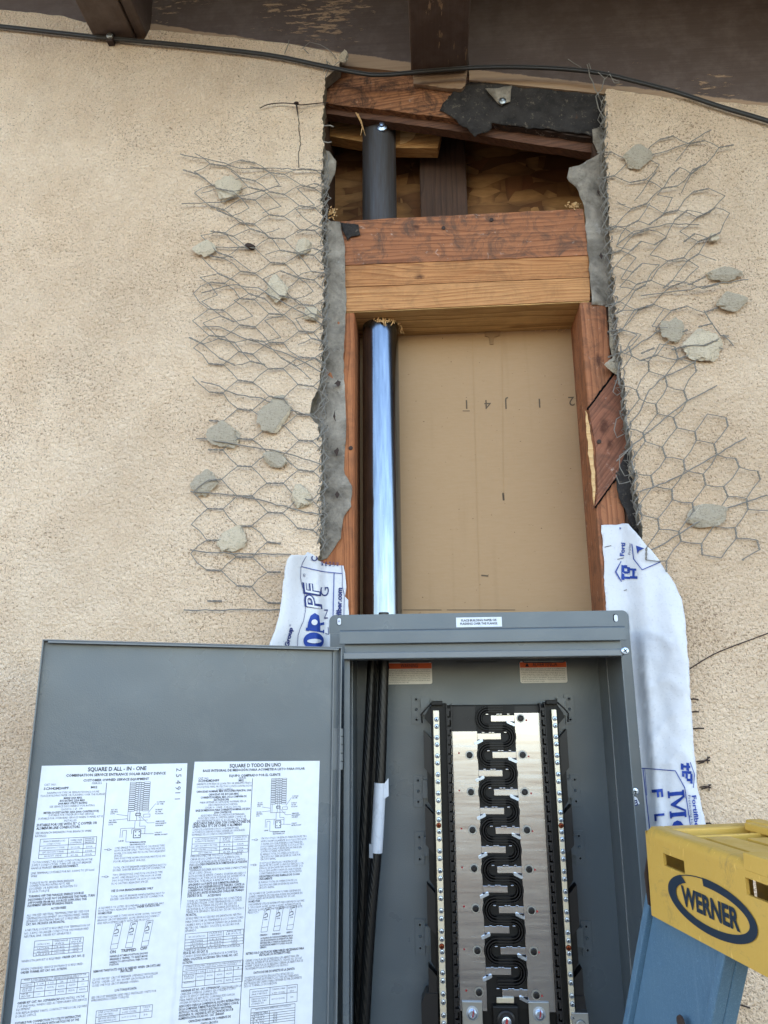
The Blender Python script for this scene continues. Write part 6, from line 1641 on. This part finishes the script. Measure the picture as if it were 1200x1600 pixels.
mb.tube(P, .0008, 5); tag(mb.build('stray_wire', M['rust']), 'single thin dark wire lying on the stucco right of the flashing paper', 'wire')
for i, (x, y, x2, y2, lab) in enumerate(((1078, 1093, 1091, 1093, 'short dark wire stub just below the stray wire at the paper edge'), (1080, 1113, 1092, 1112, 'short wire stub at the paper edge, second below the stray wire'), (1083, 1139, 1100, 1138, 'longer dark wire stub at the paper edge, third below the stray wire'),
                                 (1091, 1190, 1109, 1188, 'tangled dark wire stub right of the upper blue logo'), (1096, 1230, 1111, 1231, 'dark wire stub right of the lower blue print'), (1104, 1287, 1114, 1290, 'dark wire stub just above the ladder cap'), (1140, 1571, 1172, 1575, 'dark wire stub low on the stucco right of the blue ladder rail'))):
    mb = MB(); mb.tube([W(x - 4, y, .001), W((x + x2) / 2, y - 1, -.004), W(x2, y2, -.003)], .0010, 5)
    if i in (3, 4):
        mb.tube([W(x, y + 3, -.001), W(x + 8, y + 1, -.005), W(x2, y2 - 5, -.002)], .0009, 5); mb.tube([W(x2 - 3, y2 - 6, -.003), W(x2 - 3, y2 + 5, -.003)], .0008, 5)
    tag(mb.build('wire_stub', M['rust']), lab, 'wire', 'wire stubs on the right stucco')
for i, (x, y, lab) in enumerate(((516, 198, 'upper short wire pin on the left edge of the upper cavity'), (513, 222, 'lower short wire pin on the left edge of the upper cavity'))):
    mb = MB(); mb.tube([W(x - 10, y - 1, .002), W(x, y + (1 if i else -2), -.002), W(x + 5, y, -.004)], .0012, 5); tag(mb.build('wire_pin', M['wire']), lab, 'wire')

# ------------------------------------------------------------------ step ladder in the foreground
dA = .78
CF = CM @ Vector((0, 0, -1)); CR = CM @ Vector((1, 0, 0))
def PD(px, py, d): return CAM_POS + ray(px, py) * d
A = PD(1003, 1291, dA)
LN = None
zA = A.z
# point on the same height seen at the frame's right edge
r_ = ray(1200, 1352); Bp = CAM_POS + r_ * ((zA - CAM_POS.z) / r_.z)
e1 = (-ray(361, 1078)).normalized()        # along the cap, towards the viewer
e2 = Vector((-e1.y, e1.x, 0)).normalized()
if e2.x < 0: e2 = -e2                                        # across the cap, away to the right
e3 = e1.cross(e2)
if e3.z < 0: e3 = -e3
def LP(px, py, off=0.0): return Wp(px, py, A + e2 * off, e2)
def lco(p): d = p - A; return d.dot(e1), d.dot(e3)
lad = thing('step_ladder', 'yellow topped blue step ladder standing at the lower right in front of the wall', 'step ladder', (A.x, A.y, 0))
ORIG[lad.name] = Vector(lad.location)
capL = .40; wid = .125
hb = lco(LP(1001, 1421))[1]                                   # bottom of the face
def LW(s, z, o): return A + e1 * s + e2 * o + e3 * z
mb = MB(); t_ = .0032
def lbox(mb, s0, s1, z0, z1, o0, o1, mi=0):
    mb.add([LW(s, z, o) for s in (s0, s1) for z in (z0, z1) for o in (o0, o1)], [(0, 1, 3, 2), (4, 6, 7, 5), (0, 4, 5, 1), (2, 3, 7, 6), (0, 2, 6, 4), (1, 5, 7, 3)], mi)
def holes_plate(mb, s0, s1, z0, z1, o, holes, flip=1):
    """front plate with rectangular slots, as real openings"""
    ss = sorted({s0, s1, *[h[0] for h in holes], *[h[1] for h in holes]}); zs = sorted({z0, z1, *[h[2] for h in holes], *[h[3] for h in holes]})
    for i in range(len(ss) - 1):
        for j in range(len(zs) - 1):
            cs, cz = (ss[i] + ss[i + 1]) / 2, (zs[j] + zs[j + 1]) / 2
            if any(h[0] < cs < h[1] and h[2] < cz < h[3] for h in holes): continue
            for oo in (o, o + t_): mb.add([LW(ss[i], zs[j], oo), LW(ss[i + 1], zs[j], oo), LW(ss[i + 1], zs[j + 1], oo), LW(ss[i], zs[j + 1], oo)], [(0, 1, 2, 3)])
    for h in holes:
        a, b, c_, d_ = h
        for P in (((a, c_), (a, d_)), ((b, c_), (b, d_)), ((a, c_), (b, c_)), ((a, d_), (b, d_))):
            (s1_, z1_), (s2_, z2_) = P
            mb.add([LW(s1_, z1_, o), LW(s2_, z2_, o), LW(s2_, z2_, o + t_), LW(s1_, z1_, o + t_)], [(0, 1, 2, 3)])
def srng(p0, p1):
    a, b = lco(LP(*p0)), lco(LP(*p1)); return a, b
a1, b1 = srng((1036, 1337), (1070, 1361)); a2, b2 = srng((1165, 1381), (1225, 1410))
h1 = (a1[0], b1[0], (a1[1] + b1[1]) / 2 - .0055, (a1[1] + b1[1]) / 2 + .0055)
h2 = (a2[0], b2[0] + .01, (a2[1] + b2[1]) / 2 - .0065, (a2[1] + b2[1]) / 2 + .0065)
ra = .008
holes_plate(mb, ra, capL, hb, -.008, 0, [h1, h2])
# top edge rolls over to the deck
n = 8; prev = None
for i in range(n + 1):
    a = math.pi / 2 * i / n; P = (-.008 + .008 * math.sin(a), .008 - .008 * math.cos(a))
    if prev: mb.add([LW(ra, prev[0], prev[1]), LW(capL, prev[0], prev[1]), LW(capL, P[0], P[1]), LW(ra, P[0], P[1])], [(0, 1, 2, 3)], 0, True)
    prev = P
# rounded left corner of the face
prev = None
for i in range(n + 1):
    a = math.pi / 2 * i / n; P = (ra - ra * math.sin(a), ra - ra * math.cos(a))
    if prev: mb.add([LW(prev[0], hb, prev[1]), LW(prev[0], -.004, prev[1]), LW(P[0], -.004, P[1]), LW(P[0], hb, P[1])], [(0, 1, 2, 3)], 0, True)
    prev = P
# end face (faces the wall) with the torn corner
ez = [(-.004, ra), (-.004, wid - .008), (hb, wid - .008), (hb, .042), (hb + .012, .030), (hb + .032, ra + .002), (hb + .040, ra)]
mb.prism([LW(0, z, o) for z, o in ez], e1 * t_)
# back face
lbox(mb, 0, capL, hb, -.006, wid - t_, wid)
lbox(mb, capL - t_, capL, hb, -.004, .003, wid - .003)
# top deck: raised border, sunk tray with bars
lbox(mb, .002, capL, -.0032, 0, .008, .022)
lbox(mb, .002, .020, -.0032, -.0001, .0221, wid - .004)
lbox(mb, .021, capL, -.0032, 0, wid - .016, wid - .001)
lbox(mb, .0201, capL - .001, -.020, -.017, .0221, wid - .0161)
for o0, o1 in ((.022, .0245), (wid - .0185, wid - .016)): lbox(mb, .020, capL, -.0168, -.0004, o0, o1)
lbox(mb, .0201, .0225, -.0168, -.0004, .0246, wid - .0186)
lbox(mb, .05, .0535, -.0168, -.001, .0246, wid - .0186)
for k in range(3):
    s0 = .062 + k * .105
    mb.prism([LW(s0, -.001, .030), LW(s0 + .088, -.001, .030), LW(s0 + .088, -.001, .052), LW(s0 + .060, -.001, .060), LW(s0, -.001, .056)], (0, 0, -.0155))
    mb.prism([LW(s0 + .012, -.001, .066), LW(s0 + .088, -.001, .066), LW(s0 + .088, -.001, .100), LW(s0 + .012, -.001, .100)], (0, 0, -.0155))
sr_ = lco(LP(1162, 1350))[0]
lbox(mb, sr_, capL, -.0079, .006, -.0004, .026); lbox(mb, .030, .085, -.002, .005, wid - .03, wid + .001)
cap = mb.build('ladder_cap', M['yellow'], lad, bevel=.0012)
mb = MB(); lbox(mb, .018, .052, .0001, .006, wid - .020, wid - .002); mb.build('cap_lug', M['yellow'], cap, bevel=.0015)
# torn flap of plastic at the lower corner
mb = MB(); P = [LW(-.0005, hb + .052, .004), LW(-.0005, hb + .036, -.0005), LW(-.0005, hb + .008, .001), LW(-.0005, hb + .002, .010), LW(-.0005, hb + .022, .018)]
mb.prism([p - e1 * .0012 for p in ragged_pts] if False else P, -e1 * .0015); mb.build('torn_corner', M['rust'], cap)
# oval badge with the maker's lettering
lg = MB(); ac, bc = lco(LP(1046, 1400)), lco(LP(1184, 1440))
cs = lco(LP(1113, 1415)); mid_s, mid_z = (ac[0] + bc[0]) / 2, lco(LP(1110, 1418))[1]
rx = (bc[0] - ac[0]) / 2; rz = .0225
def EL(a, k, kz): return LW(mid_s + rx * k * math.cos(a), mid_z + rz * kz * math.sin(a), -.0009)
NE = 64
for i in range(NE):
    a, b = 2 * math.pi * i / NE, 2 * math.pi * (i + 1) / NE
    w0, w1 = (.82 + .03 * math.cos(x) for x in (a, b))
    z0 = .70
    if 17 <= i <= 22: 
        continue                          # worn away at the top
    lg.add([EL(a, 1, 1), EL(b, 1, 1), EL(b, w1, z0), EL(a, w0, z0)], [(0, 1, 2, 3)])
for i in range(NE): # faint rim where the ink has gone
    if 17 <= i <= 22:
        a, b = 2 * math.pi * i / NE, 2 * math.pi * (i + 1) / NE; lg.add([EL(a, .99, .99), EL(b, .99, .99), EL(b, .975, .95), EL(a, .975, .95)], [(0, 1, 2, 3)])
tw_ = rx * 1.30
put_text(lg, 'WERNER', LW(mid_s - tw_ / 2, mid_z - .0078, -.0009), e1, e3, .0156, width=tw_, bold=.035, mi=0, res=4)
lg.build('badge', M['navy'], cap, fixn=False)
# rails: channel sections that splay out towards the floor
def rail(s_top0, s_top1, lean, lab, o_in=.006):
    mb = MB(); zt_ = hb + .03; zb_ = -A.z + .02
    def pt(s, z, o): return LW(s + lean * (z - zt_), z, o)
    w_ = s_top1 - s_top0; fl = .026
    def prismz(s0, s1, o0, o1):
        mb.add([pt(s, z, o) for s in (s0, s1) for z in (zb_, zt_) for o in (o0, o1)], [(0, 1, 3, 2), (4, 6, 7, 5), (0, 4, 5, 1), (2, 3, 7, 6), (0, 2, 6, 4), (1, 5, 7, 3)])
    prismz(s_top0 + .0101, s_top1 - .0101, o_in + .006, o_in + .010)      # web, set back
    prismz(s_top0, s_top0 + .010, o_in, o_in + .012); prismz(s_top1 - .010, s_top1, o_in, o_in + .012)
    prismz(s_top0, s_top0 + .003, o_in + .0121, o_in + fl); prismz(s_top1 - .003, s_top1, o_in + .0121, o_in + fl)
    r0 = mb.build('rail', M['fibre'], lad, bevel=.0012)
    ft = MB(); ft.add([pt(s, z, o) for s in (s_top0 - .004, s_top1 + .004) for z in (zb_ - .018, zb_ + .05) for o in (o_in - .004, o_in + fl + .004)], [(0, 1, 3, 2), (4, 6, 7, 5), (0, 4, 5, 1), (2, 3, 7, 6), (0, 2, 6, 4), (1, 5, 7, 3)])
    ft.build('rubber_foot', M['black'], r0, bevel=.003)
    return r0
O_ = .006
def lco2(px, py):
    p = LP(px, py, O_); d = p - A; return d.dot(e1), d.dot(e3)
q0 = lco2(1003.5, 1424); q1 = lco2(972, 1600); q2 = lco2(1133, 1492)
lean = (q0[0] - q1[0]) / (q0[1] - q1[1])
s0_ = q0[0] + lean * (hb + .03 - q0[1]); s1_ = q2[0] + lean * (hb + .03 - q2[1])
rail(s0_, s1_, lean, '')
rail(capL - .09, capL - .015, -.02, '')
mb = MB()
for zz in (-.42, -.72, -1.02):
    lbox(mb, s0_ + .03 + lean * zz, capL - .06, zz, zz + .022, .012, .085)
    mb.build('step', M['steel'], lad, bevel=.002); mb = MB()
mb = MB(); c = LP(1065, 1597, O_ - .001); mb.disc(c, -e2, [(.006, 0), (.0055, .002), (.002, .0024)], 14); mb.build('rail_rivet', M['rust'], lad)
